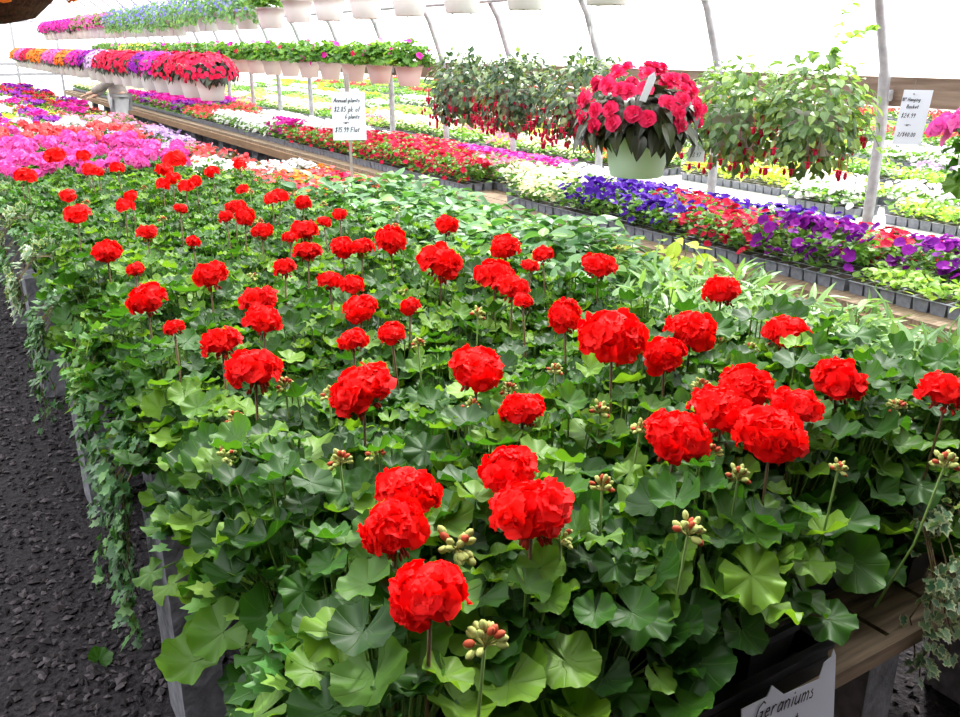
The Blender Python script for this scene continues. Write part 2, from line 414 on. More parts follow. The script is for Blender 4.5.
# ---------------------------------------------------------------- benches
def bench(name, label, x0, x1, y0, y1, zt, top, fascia, legm, fh=.15, step=1.4, legs=True, left_legs=None, segs=None):
    t = thing(name, label, 'bench', ((x0 + x1) / 2, y0, 0))
    ox, oy = (x0 + x1) / 2, y0
    a = Acc(); x = x0 + (.05 if left_legs else 0)
    while x < x1 - .05:
        w = min(.17, x1 - x); a.box(x - ox, x + w - .012 - ox, 0, y1 - y0, zt - .03, zt); x += w
    child('tabletop', a.mesh('tabletop', top, False), t)
    for fm, xa in fascia:
        a = Acc(); a.box(xa - ox - .0, xa - ox + .03, 0, y1 - y0, zt - fh, zt - .031)
        child('side_board', a.mesh('side_board', fm, False), t)
    a = Acc(); a.box(x0 - ox, x1 - ox, -.022, 0, zt - .032, zt + .001); child('end_board', a.mesh('end_board', top, False), t)
    ly = left_legs or [y0 + .15 + step * i for i in range(int((y1 - y0) / step))]
    for y in ly:
        for xx in ([x0 - .05, x0 + .17, 1.46] if left_legs else [x0 + .1]) + [x1 - .2]:
            a = Acc(); a.box(xx - ox, xx - ox + .1, y - y0, y - y0 + .2, 0, zt + (.03 if xx < x0 else -.031))
            child('leg', a.mesh('leg', legm, False), t)
        a = Acc(); a.box(x0 + .02 - ox, x1 - .05 - ox, y - y0 + .05, y - y0 + .13, zt - .11, zt - .031); child('cross_beam', a.mesh('cross_beam', M['yelwood'], False), t)
    return t
bench('plant_bench', 'long wooden bench by the gravel path carrying the red geraniums', .35, 2.28, .79, 25.0, .58, M['wood'], [], M['block'],
      left_legs=[.84] + [1.846 + 1.36 * i for i in range(15)])
bench('plant_bench', 'long wooden bench with brown edge board beneath the petunia trays', 3.3, 4.5, .6, 25.0, .60, M['wood'], [(M['ply'], 3.268)], M['block'], .11)
bench('plant_bench', 'outdoor bench with bleached deck and blue painted side board', 4.75, 6.15, 4.32, 26, .61, M['whiteb'], [(M['blueb'], 4.715)], M['block'], .26, 2.6)
bench('plant_bench', 'outdoor bench with bleached deck and tan side board', 4.75, 6.15, .8, 4.28, .61, M['whiteb'], [(M['plywet'], 4.715)], M['block'], .2, 1.4)
bench('plant_bench', 'second outdoor bench out in the sun, behind the blue sided one', 6.25, 8.35, .8, 26, .61, M['whiteb'], [(M['whiteb'], 6.215)], M['block'], .12, 3)
bench('plant_bench', 'farthest outdoor bench out in the sun', 8.5, 13.2, 1.5, 30, .61, M['whiteb'], [(M['whiteb'], 8.465)], M['block'], .12, 3)

# ---------------------------------------------------------------- crushed stone
a = Acc()
rk = random.Random(3)
oct_f = [(0, 2, 4), (2, 1, 4), (1, 3, 4), (3, 0, 4), (2, 0, 5), (1, 2, 5), (3, 1, 5), (0, 3, 5)]
for i in range(34000):
    y = .5 + 7.0 * rk.random() ** 1.5; x = rk.uniform(-1.8 - (y > 3) * 1, .8) if rk.random() < .85 else rk.uniform(.8, 3)
    s = rk.uniform(.007, .018) * (1.4 if rk.random() < .12 else 1)
    q = [rk.uniform(.6, 1.3) for _ in range(6)]
    V = np.array([(-s * q[0], 0, 0), (s * q[1], 0, 0), (0, -s * q[2] * .7, 0), (0, s * q[3] * .7, 0), (0, 0, s * .5 * q[4]), (0, 0, -s * .5 * q[5])])
    Mx = np.array(Matrix.Rotation(rk.uniform(0, 6.3), 3, 'Z') @ Matrix.Rotation(rk.uniform(-.5, .5), 3, 'X'))
    a.add(V @ Mx.T + np.array([x, y, s * .35]), oct_f, [(0, 0, rk.random() ** 1.5)] * 6)
o = obj('gravel', a, M['rock'], smooth=False); tag(o, 'dark crushed stone covering the path beside the bench', 'gravel', kind='stuff')

# ---------------------------------------------------------------- geraniums
def ger_foliage(hi, seed, scale=1.0, nleaf=52, m='ger', droop=False):
    global R
    R = random.Random(seed); a = Acc(); T = GL_HI if hi else GL_LO
    for i in range(nleaf):
        f = (i + .5) / nleaf
        ang = i * 2.4 + R.uniform(-.3, .3); rad = .115 * math.sqrt(f) * R.uniform(.75, 1.15)
        z = .105 + .12 * (1 - f ** 1.3) + R.uniform(-.04, .05) + (.02 if R.random() < .2 else 0)
        if droop and f > .6: z -= .05; rad *= 1.25
        p = np.array([rad * math.cos(ang), rad * math.sin(ang), z]) * scale
        out = np.array([math.cos(ang), math.sin(ang), 0])
        tilt = R.uniform(.15, .85) * (.4 + f)
        nrm = np.array([out[0] * tilt, out[1] * tilt, 1]) + rdir() * .42
        s = R.uniform(.020, .039) * scale * (1.15 if f > .4 else .9)
        dv = out + rdir() * .4; dv[2] -= .3 * tilt
        M_ = basis(p, dv, nrm, s)
        base = np.array([0, 0, .03]) + out * .02
        a.tube([base, (base + p) / 2 + np.array([0, 0, .02]), p], .0016 * scale, 4, 1, cap=False)
        put(a, T[R.randrange(len(T))], M_, R.random())
    return a.mesh('foliage', [M[m], M['stem']])

FOL_HI = [ger_foliage(True, 100 + i, 1.0 + .05 * (i % 3)) for i in range(6)]
FOL_LO = [ger_foliage(False, 200 + i, 1.0, 44) for i in range(5)]
FOL_DR = [ger_foliage(True, 230 + i, 1.05, 68, 'ger', True) for i in range(4)]

def umbel(petal, seed, nfl=34, lo=False):
    global R
    R = random.Random(seed); a = Acc(); r0 = .036
    for i in range(nfl):
        zc = 1 - 1.18 * (i + .5) / nfl; an = i * 2.4 + R.uniform(-.3, .3); q = math.sqrt(max(0, 1 - zc * zc))
        dn = np.array([q * math.cos(an), q * math.sin(an), zc]) + rdir() * .18; dn /= np.linalg.norm(dn)
        c = dn * r0 * R.uniform(.75, 1.3) * np.array([1.1, 1.1, .8])
        t1 = np.cross(dn, rdir()); t1 /= np.linalg.norm(t1) + 1e-9; t2 = np.cross(dn, t1)
        rn = R.random()
        for layer in ((5, .021, .35), (3, .014, 1.1)) if not lo else ((5, .023, .3),):
            for k in range(layer[0]):
                th = 2 * PI * k / layer[0] + layer[2] * 2
                dv = t1 * math.cos(th) + t2 * math.sin(th) + dn * layer[2] * R.uniform(.5, 1.3)
                put(a, (PET_LO if lo else PET)[R.randrange(2 if lo else 3)], basis(c, dv, dn + rdir() * .2, layer[1] * R.uniform(.85, 1.2), 1.25), min(1, max(0, rn + R.uniform(-.3, .3))))
    b = Acc()
    for i in range(14 if not lo else 6):
        an = R.uniform(0, 2 * PI); q = R.uniform(.010, .028)
        p = (q * math.cos(an), q * math.sin(an), -.026 - R.uniform(0, .018))
        b.tube([(0, 0, -.02), p], .0009, 3, d=(0, 0, .9), cap=False)
        b.ball(p, .0034, (math.cos(an) * .4, math.sin(an) * .4, -1), 2.0, 5, (0, 0, R.random()))
    return a.mesh('flower_head', M[petal]), b.mesh('spent_buds', M['budred'])

def budcluster(seed):
    global R
    R = random.Random(seed); a = Acc()
    for i in range(20):
        d = rdir(-.2, 1); p = d * R.uniform(.011, .019)
        a.tube([(0, 0, -.004), p], .0010, 3, d=(0, 0, .1), cap=False)
        a.ball(p * 1.1, .0040, d, 1.5, 6, (0, 0, 0 if R.random() < .75 else .9))
    return a.mesh('bud_cluster', M['bud'])
UM = [umbel('red', 300 + i) for i in range(5)]
UM_LO = [umbel('red', 330 + i, 22, True) for i in range(3)]
BUDS = [budcluster(350 + i) for i in range(3)]

def pot_mesh(w, h, m):
    a = Acc(); t = w * .12
    a.box(-w / 2, w / 2, -w / 2, w / 2, 0, h - .012, 0, t)
    a.box(-w / 2 - .003, w / 2 + .003, -w / 2 - .003, w / 2 + .003, h - .014, h, 0)
    return a.mesh('pot', m, False)
POT = pot_mesh(.115, .11, M['black'])
SOIL = Acc(); SOIL.box(-.05, .05, -.05, .05, .09, .112)
SOILM = SOIL.mesh('soil', M['soil'], False)

ZT = .582
plants = []
GX, GY = .175, .175
for j in range(28):
    for i in range(8):
        x = .405 + i * GX + (j % 2) * .02; y = .87 + j * GY
        if i >= 5 and j == 0: y += .12; x += .025
        if i >= 5 and j == 1: y += .09
        plants.append({'x': x, 'y': y, 'i': i, 'j': j, 'heads': [], 'buds': []})

for j in range(3):
    plants.append({'x': 1.83, 'y': .99 + j * .175, 'i': 8, 'j': j, 'heads': [], 'buds': []})

HEADS = [(430, 595, 88), (395, 530, 74), (408, 492, 66), (532, 512, 84), (508, 472, 62), (363, 390, 68), (523, 410, 48), (477, 370, 62), (676, 437, 72),
 (745, 390, 56), (771, 436, 76), (722, 412, 66), (795, 408, 56), (838, 382, 58), (787, 335, 50), (690, 333, 52), (664, 356, 46), (612, 338, 70), (948, 393, 54), (722, 291, 40),
 (565, 317, 40), (598, 266, 36), (495, 276, 42), (512, 288, 36), (523, 301, 18), (440, 263, 46), (446, 226, 27), (505, 248, 30), (543, 255, 24), (530, 266, 18),
 (391, 241, 34), (362, 248, 26), (342, 248, 26), (255, 371, 57), (222, 343, 42), (263, 320, 40), (259, 301, 42), (361, 310, 35), (353, 341, 32), (392, 334, 30), (410, 307, 22),
 (330, 281, 25), (352, 286, 26), (210, 276, 35), (147, 300, 38), (285, 268, 24), (308, 252, 28), (107, 252, 30), (305, 231, 30), (77, 215, 28), (147, 233, 22),
 (26, 176, 24), (68, 196, 18), (125, 206, 20), (131, 196, 14), (236, 208, 22), (245, 217, 22), (226, 217, 16), (262, 232, 22), (193, 242, 16), (340, 215, 16), (272, 199, 18),
 (175, 160, 24), (165, 170, 18), (117, 168, 16), (91, 171, 16), (173, 178, 16), (186, 187, 18), (196, 181, 14), (180, 209, 14), (280, 197, 20), (303, 203, 18), (243, 190, 14), (55, 157, 22),
 (212, 172, 16), (324, 222, 14), (290, 238, 14), (135, 270, 12), (174, 328, 14)]
BUDP = [(455, 547, 1.3), (340, 462, .9), (602, 488, .9), (738, 478, .9), (688, 533, 1.1), (555, 372, .8), (600, 412, .9), (485, 642, 1.1), (225, 457, .8), (478, 315, .9), (750, 352, .9), (710, 455, .9),
 (897, 408, .8), (945, 465, 1.0), (285, 385, .8), (620, 250, .8), (700, 388, .9), (560, 540, .8), (330, 395, .8), (235, 420, .8), (640, 430, .8), (470, 408, .8), (838, 470, .7), (418, 344, .7)]
def nearest(x, y): return min(plants, key=lambda p: (p['x'] - x) ** 2 + (p['y'] - y) ** 2 + .03 * len(p['heads']) ** 2)
for px, py, w in HEADS:
    # true size decides how high the head stands above the leaves
    best = None
    for z in (1.10, 1.07, 1.04, 1.01, .98):
        x, y = onz(px, py, z); r = ray(px, py); t = (z - EYE) / r[2]
        dia = w * t / 880
        c = abs(dia - .112) + abs(z - 1.04) * .25
        if best is None or c < best[0]: best = (c, x, y, z, dia)
    _, x, y, z, dia = best
    nearest(x, y)['heads'].append((x, y, z, max(.05, min(.126, dia * .94))))
for px, py, s in BUDP:
    x, y = onz(px, py, 1.0); nearest(x, y)['buds'].append((x, y, 1.0, s))
R = random.Random(5)
for p in plants:
    if not p['heads'] and p['j'] > 18 and R.random() < .08:
        p['heads'].append((p['x'] + R.uniform(-.04, .04), p['y'] + R.uniform(-.04, .04), R.uniform(.99, 1.05), R.uniform(.05, .09)))
    if not p['heads'] and R.random() < .16: p['buds'].append((p['x'] + R.uniform(-.06, .06), p['y'] + R.uniform(-.06, .06), R.uniform(.94, 1.0), .8))

def stem_mesh(p0, p1, r, m):
    a = Acc(); p0 = np.array(p0); p1 = np.array(p1); mid = (p0 + p1) / 2 + np.array([(p1 - p0)[0] * .15, (p1 - p0)[1] * .15, -.01])
    a.tube([p0, mid, p1], [r * 1.2, r, r], 6); return a.mesh('stem', m)
WN = {0: 'without open heads', 1: 'with one head', 2: 'with two heads', 3: 'with three heads', 4: 'with four heads'}
R = random.Random(8)
for p in plants:
    i, j = p['i'], p['j']
    nh = len(p['heads'])
    lab = f"red geranium {WN.get(nh, 'with many heads')}, {ordw(j + 1)} from bench end, " + ('on the path edge' if i == 0 else f'{ordw(i + 1)} in from path')
    r0 = R.uniform(0, 6.28)
    t = thing('geranium', lab, 'potted plant', (p['x'], p['y'], ZT), 0, 'red geraniums in pots on the bench by the path')
    hi = j < 14
    s = R.uniform(.97, 1.14) * (1.1 if j < 4 else 1)
    child('foliage', R.choice(FOL_DR if (j == 0 and i not in (3, 4)) or (j == 1 and i < 4) or (i == 0 and j < 14) else FOL_HI if hi else FOL_LO), t, (0, 0, .06), (0, 0, r0), (s, s, s * R.uniform(.95, 1.15)))
    if i in (0, 7, 8) or j < 3: child('pot', POT, t); child('soil', SOILM, t)
    else: child('pot', POT, t)
    for (x, y, z, dia) in p['heads']:
        big = dia / .112
        um = R.choice(UM if j < 16 else UM_LO)
        l = (x - p['x'], y - p['y'], z - ZT)
        h = child('flower_head', um[0], t, l, (R.uniform(-.3, .3), R.uniform(-.3, .3), R.uniform(0, 6)), (big * R.uniform(.95, 1.12), big * R.uniform(.95, 1.12), big * R.uniform(.9, 1.1)))
        if j < 16: child('spent_buds', um[1], h)
        child('stem', stem_mesh((l[0] * .6, l[1] * .6, .14), (l[0], l[1], l[2] - .02), .0028, M['stem_red']), t)
    for (x, y, z, s_) in p['buds']:
        l = (x - p['x'], y - p['y'], z - ZT)
        child('bud_cluster', R.choice(BUDS), t, l, (R.uniform(-.4, .4), R.uniform(-.4, .4), 0), s_ * 1.15)
        child('stem', stem_mesh((l[0] * .75, l[1] * .75, .14), l, .0022, M['stem']), t)

# black carrying trays under the geraniums along both visible edges
a = Acc(); L_, D_, H_ = .54, .36, .062
a.box(-L_ / 2, L_ / 2, -D_ / 2, D_ / 2, 0, .006)
for s in (-1, 1):
    a.box(s * L_ / 2 - .004, s * L_ / 2 + .004, -D_ / 2, D_ / 2, 0, H_); a.box(-L_ / 2, L_ / 2, s * D_ / 2 - .004, s * D_ / 2 + .004, 0, H_)
    a.box(s * L_ / 2 - .009, s * L_ / 2 + .009, -D_ / 2 - .009, D_ / 2 + .009, H_ - .008, H_); a.box(-L_ / 2, L_ / 2, s * D_ / 2 - .009, s * D_ / 2 + .009, H_ - .008, H_)
    a.box(-L_ / 2, L_ / 2, s * D_ / 2 - .006, s * D_ / 2 + .006, H_ - .03, H_ - .024)
TRAY = a.mesh('carry_tray', M['black'], False)
for x, y, lab in ((.95, .968, 'black plastic carrying tray of potted geraniums with the geranium sign on its rim'), (1.515, 1.125, 'black plastic carrying tray set back on the bench end, beside the variegated ivy')):
    o = bpy.data.objects.new('carry_tray', TRAY); C.objects.link(o); o.location = (x, y, .5805); tag(o, lab, 'plant tray', 'black carrying trays')

# ---------------------------------------------------------------- other leafy plants of the first bench
def bush(tpls, seed, n, h, rad, size, m, up=.5, stemm='stem', z0=.1):
    global R
    R = random.Random(seed); a = Acc()
    for i in range(n):
        an = i * 2.4 + R.uniform(-.4, .4); f = (i + .5) / n
        r_ = rad * math.sqrt(f) * R.uniform(.7, 1.1); z = z0 + h * (1 - .6 * f ** 1.5) * R.uniform(.55, 1.05)
        p = np.array([r_ * math.cos(an), r_ * math.sin(an), z])
        dv = np.array([math.cos(an + R.uniform(-1, 1)), math.sin(an + R.uniform(-1, 1)), up * R.uniform(-.4, 1.3)])
        put(a, tpls[R.randrange(len(tpls))], basis(p, dv, np.array([0, 0, 1]) + rdir() * .35 + np.array([math.cos(an), math.sin(an), 0]) * .3, size * R.uniform(.7, 1.25)), R.random())
        if i % 5 == 0: a.tube([(0, 0, z0), p], .0018, 4, 1, cap=False)
    return a.mesh('foliage', [M[m], M[stemm]])
OVB = [bush(OVF, 400 + i, 90, .24, .15, .062, 'g_blue') for i in range(4)]
LAB = [bush(LA, 420 + i, 210, .22, .13, .085, 'g_lance', .8) for i in range(4)]
LITB = [bush(OVF, 440, 40, .24, .10, .06, 'g_lime')]
BEGB = [bush(OV, 450 + i, 90, .15, .12, .05, 'g_bronze') for i in range(2)] + [bush(OV, 453 + i, 90, .15, .12, .05, 'g_mid') for i in range(2)]

def blossom(acc, c, n, s, rnd, npet=5, tp=None, cone=.35):
    n = n / np.linalg.norm(n); t1 = np.cross(n, np.array([.3, .7, .2])); t1 /= np.linalg.norm(t1) + 1e-9; t2 = np.cross(n, t1)
    for k in range(npet):
        th = 2 * PI * k / npet
        put(acc, (tp or PET_LO)[k % 2], basis(c, t1 * math.cos(th) + t2 * math.sin(th) + n * cone, n, s, 1.25), min(1, max(0, rnd + R.uniform(-.25, .25))))

def blossoms(seed, n, h, rad, size, m, z0=.1, npet=5, box=None, hj=.04):
    global R
    R = random.Random(seed); a = Acc()
    for i in range(n):
        if box: p = np.array([R.uniform(-box[0], box[0]), R.uniform(-box[1], box[1]), z0 + h + R.uniform(-hj, hj * .6)])
        else:
            an = R.uniform(0, 6.28); r_ = rad * math.sqrt(R.random()); p = np.array([r_ * math.cos(an), r_ * math.sin(an), z0 + h * (1 - .35 * (r_ / rad) ** 2) + R.uniform(-.02, .02)])
        blossom(a, p, np.array([p[0] * 2.5, p[1] * 2.5, .8]) + rdir() * .5, size * R.uniform(.8, 1.2), R.random(), npet)
    return a.mesh('blossoms', M[m])
BB = {k: blossoms(500 + q, 26, .17, .12, .02, k) for q, k in enumerate(('coral', 'white', 'rose', 'orange'))}
def midplant(nm, cat, desc, grp, x, y, fol, blo, jx, jy, s=1.0, potm=POT):
    lab = f"{desc}, {ordw(jy)} from bench end, {ordw(jx)} in from aisle"
    t = thing(nm, lab, cat, (x, y, ZT), 0, grp)
    child('pot', potm, t)
    child('foliage', fol, t, (0, 0, 0), (0, 0, R.uniform(0, 6)), s)
    if blo: child('blossoms', blo, t, (0, 0, .02), (0, 0, R.uniform(0, 6)), s)
RR = random.Random(21)
for j in range(9):
    for i in range(4):
        x = 2.23 - i * .17 + RR.uniform(-.02, .02); y = .9 + j * .155
        if x < 1.95 and y < 1.5 and x < 1.8 + (y < 1.45) * .12: continue
        R = RR
        midplant('leafy_plant', 'potted plant', 'bushy plant with narrow grey-green leaves', 'narrow leaved plants near the bench end', x, y, RR.choice(LAB), None, i + 1, j + 1, RR.uniform(.95, 1.1))
jj = 0
for j in range(14):
    for i in range(4):
        x = 2.27 - i * .175 + RR.uniform(-.02, .02); y = 2.32 + j * .165
        if x < 1.66: continue
        R = RR
        lime = (i == 0 and j in (0, 1)) or RR.random() < .05
        midplant('leafy_plant', 'potted plant', ('bushy plant with bright yellow-green leaves' if lime else 'bushy plant with oval blue-green leaves'), 'oval leaved plants along the aisle edge', x, y,
                 LITB[0] if lime else RR.choice(OVB), None, i + 1, j + 10, RR.uniform(1.0, 1.2))
for j in range(9):
    for i in range(5):
        x = 2.25 - i * .18; y = 4.62 + j * .19
        if x < 1.62 and y < 5.8: continue
        kind = 'white' if 7 <= j <= 8 else RR.choice(['coral', 'rose', 'coral', 'orange'])
        R = RR
        midplant('begonia', 'potted plant', {'white': 'low begonia in white flower', 'coral': 'low begonia with coral flowers', 'rose': 'low begonia with deep rose flowers', 'orange': 'low begonia with orange flowers'}[kind],
                 'begonias along the aisle edge', x, y, RR.choice(BEGB), BB[kind], i + 1, j + 24)

# pink, coral, white and crimson geraniums further along
for key, pm, rows, gname in (('pink', 'pink', (5.85, 18), 'pink geraniums behind the red ones'),):
    pass
UMC = {k: umbel(k, 360 + q, 20, True)[0] for q, k in enumerate(('pink', 'coral', 'white', 'crim', 'fuch'))}
names = {'pink': 'pink', 'coral': 'coral red', 'white': 'white', 'crim': 'crimson', 'fuch': 'magenta'}
cnt = {}
for j in range(16):
    y = 5.88 + j * .235
    for i in range(5):
        x = .42 + i * .235 + (j % 2) * .08
        k = 'pink' if y < 7.9 else 'coral' if y < 8.8 else 'white'
        if y > 7 and RR.random() < .15: k = 'pink' if k == 'coral' else 'coral'
        cnt[k] = cnt.get(k, {}); row = cnt[k].setdefault(i, 0) + 1; cnt[k][i] = row
        if y > 9.2: continue
        t = thing('geranium', f"{names[k]} geranium, {ordw(row)} of its colour away from the bench end, {ordw(i + 1)} in from path", 'potted plant', (x, y, ZT), 0, names[k] + ' geraniums further along the bench')
        child('pot', POT, t); s = RR.uniform(1.15, 1.35)
        child('foliage', RR.choice(FOL_LO), t, (0, 0, .04), (0, 0, RR.uniform(0, 6)), (s, s, 1.05))
        for q in range(RR.choice((2, 3, 3, 4))):
            an = RR.uniform(0, 6.28); r_ = RR.uniform(.03, .13)
            child('flower_head', UMC[k], t, (r_ * math.cos(an), r_ * math.sin(an), RR.uniform(.33, .42)), (0, 0, RR.uniform(0, 6)), RR.uniform(.7, 1.0))

# ---------------------------------------------------------------- bedding flats
FL, FD = .54, .27
def flat_tray():
    a = Acc(); b = Acc()
    for i in range(3):
        for j in range(7):
            x = -FD / 2 + (i + .5) * FD / 3; y = -FL / 2 + (j + .5) * FL / 7; w = .036
            a.box(x - w, x + w, y - w, y + w, 0, .058, 0, .005)
            b.box(x - w + .004, x + w - .004, y - w + .004, y + w - .004, .052, .0595)
    a.box(-FD / 2, FD / 2, -FL / 2, FL / 2, .0555, .0575)
    return a, b
TA, TB = flat_tray()
FT = TA.mesh('tray', M['cell'], False); FS = TB.mesh('soil', M['soil'], False)

def flat_fol_acc(seed, h, n, size, tp):
    global R
    R = random.Random(seed); a = Acc()
    for i in range(n):
        x = -FD / 2 + (R.randrange(3) + .5) * FD / 3 + R.gauss(0, .036); y = -FL / 2 + (R.randrange(7) + .5) * FL / 7 + R.gauss(0, .028)
        z = .055 + h * R.random() ** .8
        dv = rdir(-.3, .9)
        put(a, tp[R.randrange(len(tp))], basis((x, y, z), dv, np.array([0, 0, 1]) + rdir() * .6, size * R.uniform(.7, 1.2)), R.random())
    return a
def flat_blo_acc(seed, h, n, size, hj=.03):
    global R
    R = random.Random(seed); a = Acc()
    for i in range(n):
        p = np.array([R.uniform(-FD / 2 - .01, FD / 2), R.uniform(-FL / 2, FL / 2), .06 + h + R.uniform(-hj, hj)])
        if p[0] < -FD / 2 + .07: p[2] -= R.random() * h * .7
        blossom(a, p, np.array([(-.6 if p[0] < -.05 else 0), -.1, 1]) + rdir() * .7, size * R.uniform(.8, 1.2), R.random(), 5)
    return a
FOLK = {}
for nm, h, n, size, tp, mt in (('tall', .145, 440, .042, OV, 'g_mid'), ('low', .06, 330, .042, OV, 'g_lite'), ('lime', .09, 220, .045, OV, 'g_lime'), ('bronze', .1, 220, .05, OV, 'g_bronze'), ('green', .09, 230, .045, OV, 'g_mid')):
    accs = [flat_fol_acc(600 + len(FOLK) * 7 + q, h, n, size, tp) for q in range(2)]
    FOLK[nm] = (accs, [q.mesh('foliage', M[mt]) for q in accs], mt, h)
BLOK = {}
def blok(colr, h, n, size):
    key = (colr, h, n, size)
    if key not in BLOK:
        accs = [flat_blo_acc(700 + len(BLOK) * 5 + q, h, n, size) for q in range(2)]
        BLOK[key] = (accs, [q.mesh('blossoms', M[colr]) for q in accs])
    return BLOK[key]

# kinds: name, descr, foliage, blossoms spec
K = {
 'seedling': ('seedling_flat', 'tray of pale green seedlings', 'low', None),
 'purple': ('petunia_flat', 'tray of purple petunias', 'tall', ('purp', .155, 110, .025)),
 'magenta': ('petunia_flat', 'tray of magenta petunias', 'tall', ('fuch', .155, 110, .024)),
 'blue': ('petunia_flat', 'tray of violet-blue petunias', 'tall', ('blue', .14, 95, .024)),
 'red': ('petunia_flat', 'tray of red petunias', 'tall', ('redpet', .13, 90, .023)),
 'cream': ('pansy_flat', 'tray of pale yellow pansies', 'green', ('cream', .11, 80, .023)),
 'white': ('alyssum_flat', 'tray of white flowers', 'green', ('white', .11, 110, .024)),
 'stripe': ('petunia_flat', 'tray of pink striped petunias', 'tall', ('pinkw', .13, 75, .023)),
 'coral': ('impatiens_flat', 'tray of coral flowers', 'green', ('coral', .1, 70, .024)),
 'lav': ('petunia_flat', 'tray of lavender petunias', 'green', ('lav', .11, 70, .026)),
 'yellow': ('marigold_flat', 'tray of yellow flowers', 'green', ('yel', .1, 60, .025)),
 'orange': ('marigold_flat', 'tray of orange-red flowers', 'green', ('orange', .11, 40, .028)),
 'lime': ('coleus_flat', 'tray of lime-green leafy plants', 'lime', None),
 'green': ('seedling_flat', 'tray of green leafy plants', 'green', None),
 'bronze': ('coleus_flat', 'tray of bronze-leaved plants', 'bronze', ('coral', .1, 20, .022)),
 'pinkw': ('impatiens_flat', 'tray of pale pink flowers', 'low', ('pinkw', .08, 45, .022)),
}
RF = random.Random(77)
fcount = {}
def flat(kind, x, y, z, rowd, where, hs=1):
    nm, de, fol, bl = K[kind]
    key = (kind, rowd, where); fcount[key] = fcount.get(key, 0) + 1
    lab = f"{de}, {rowd} {where}, {ordw(fcount[key])} such from near end"
    t = thing(nm, lab, 'flower tray', (x, y, z), PI if RF.random() < .0 else 0, de.replace('tray of ', '') + ' in trays')
    child('tray', FT, t); child('soil', FS, t)
    q = RF.randrange(2); fs = RF.uniform(.9, 1.15) * hs
    child('foliage', FOLK[fol][1][q], t, sc_=(1, 1, fs))
    if bl: child('blossoms', blok(*bl)[1][RF.randrange(2)], t, sc_=(1, 1, fs))
far = {}
def farflat(bucket, kind, x, y, z):
    A, mats = far.setdefault(bucket, (Acc(), []))
    nm, de, fol, bl = K[kind]
    def mi(m):
        if m not in mats: mats.append(m)
        return mats.index(m)
    T = Matrix.Translation((x, y, z))
    A.merge(TA, T, mi('cell')); A.merge(FOLK[fol][0][0], T, mi(FOLK[fol][2]))
    if bl: A.merge(blok(*bl)[0][0], T, mi(bl[0]))
def sel(table, y):
    for lim, k in table:
        if y < lim: return RF.choice(k) if isinstance(k, list) else k
    return table[-1][1]
FARY = 13.5
B2 = [
 [(2.25, 'seedling'), (3.15, 'purple'), (3.6, 'red'), (4.35, 'blue'), (5.9, 'cream'), (9.4, 'red'), (9.9, 'magenta'), (12.2, 'white'), (14, 'coral'), (18.5, ['magenta', 'purple']), (30, 'cream')],
 [(1.3, 'magenta'), (2.5, 'purple'), (3.9, 'red'), (4.4, 'blue'), (5.7, 'cream'), (6.2, 'stripe'), (9.2, 'red'), (12.4, 'white'), (14, 'coral'), (18, 'magenta'), (30, 'cream')],
 [(3.0, 'red'), (4.6, 'blue'), (6.3, 'cream'), (9, 'red'), (12.6, 'white'), (14.2, 'coral'), (18, 'purple'), (30, 'cream')],
 [(2.6, 'red'), (3.95, 'blue'), (4.7, 'stripe'), (6.0, 'white'), (7.6, 'magenta'), (9, 'red'), (12.8, 'white'), (14.4, 'coral'), (18, 'magenta'), (30, 'white')]]
rown = ['front row', 'second row', 'third row', 'back row']
for r in range(4):
    y = 1.0
    while y < 24.5:
        x = 3.41 + FD / 2 + r * .273; k = sel(B2[r], y)
        if not (r == 0 and 5.3 < y < 5.85) and not (r == 3 and y < 4.75):
            if y < FARY: flat(k, x, y, .601, rown[r], 'of aisle bench', .72 if r >= 2 else .88 if r == 1 else 1)
            else: farflat('aisle', k, x, y, .601)
        y += .556
# outside benches; white and cream trays multiplied to imitate overexposed sunlight
OUT = [(5.09, .62, [(4.1, ['seedling', 'white', 'white']), (5.55, None), (6.3, 'orange'), (30, ['cream', 'pinkw', 'green', 'cream'])]),
       (5.37, .62, [(4.1, ['white', 'white', 'seedling']), (5.6, ['lime', 'green']), (6.5, 'yellow'), (30, ['cream', 'yellow', 'pinkw', 'white'])]),
       (5.64, .62, [(3.4, None), (30, ['lime', 'green', 'seedling', 'yellow'])]),
       (6.42, .62, [(30, ['green', 'seedling', 'white', 'seedling'])]), (6.70, .62, [(5, ['seedling', 'lav']), (30, ['white', 'seedling', 'white'])]),
       (7.5, .62, [(30, ['seedling', 'green', 'white'])]), (7.78, .62, [(30, ['seedling', 'lime'])]),
       (8.8, .62, [(30, ['green', 'green', 'lime'])]), (9.08, .62, [(30, ['green', 'seedling', 'coral'])]),
       (10.2, .62, [(30, ['green', 'seedling'])]), (10.5, .62, [(30, ['lime', 'seedling'])]), (11.8, .62, [(30, ['green', 'coral'])]), (12.1, .62, [(30, ['coral', 'bronze', 'green'])])]
orn = ['front row', 'second row', 'third row', 'fourth row', 'fifth row']
for r, (x, z, tb) in enumerate(OUT):
    y = 1.7 + (.2 * (r % 3)) + max(0, r - 6) * .3
    while y < 25.5:
        k = sel(tb, y)
        if k:
            if y < 11 and r < 5: flat(k, x, y, .611, orn[r], 'of outdoor benches')
            else: farflat('outdoors', k, x, y, .611)
        y += .556 if RF.random() < .93 else .75
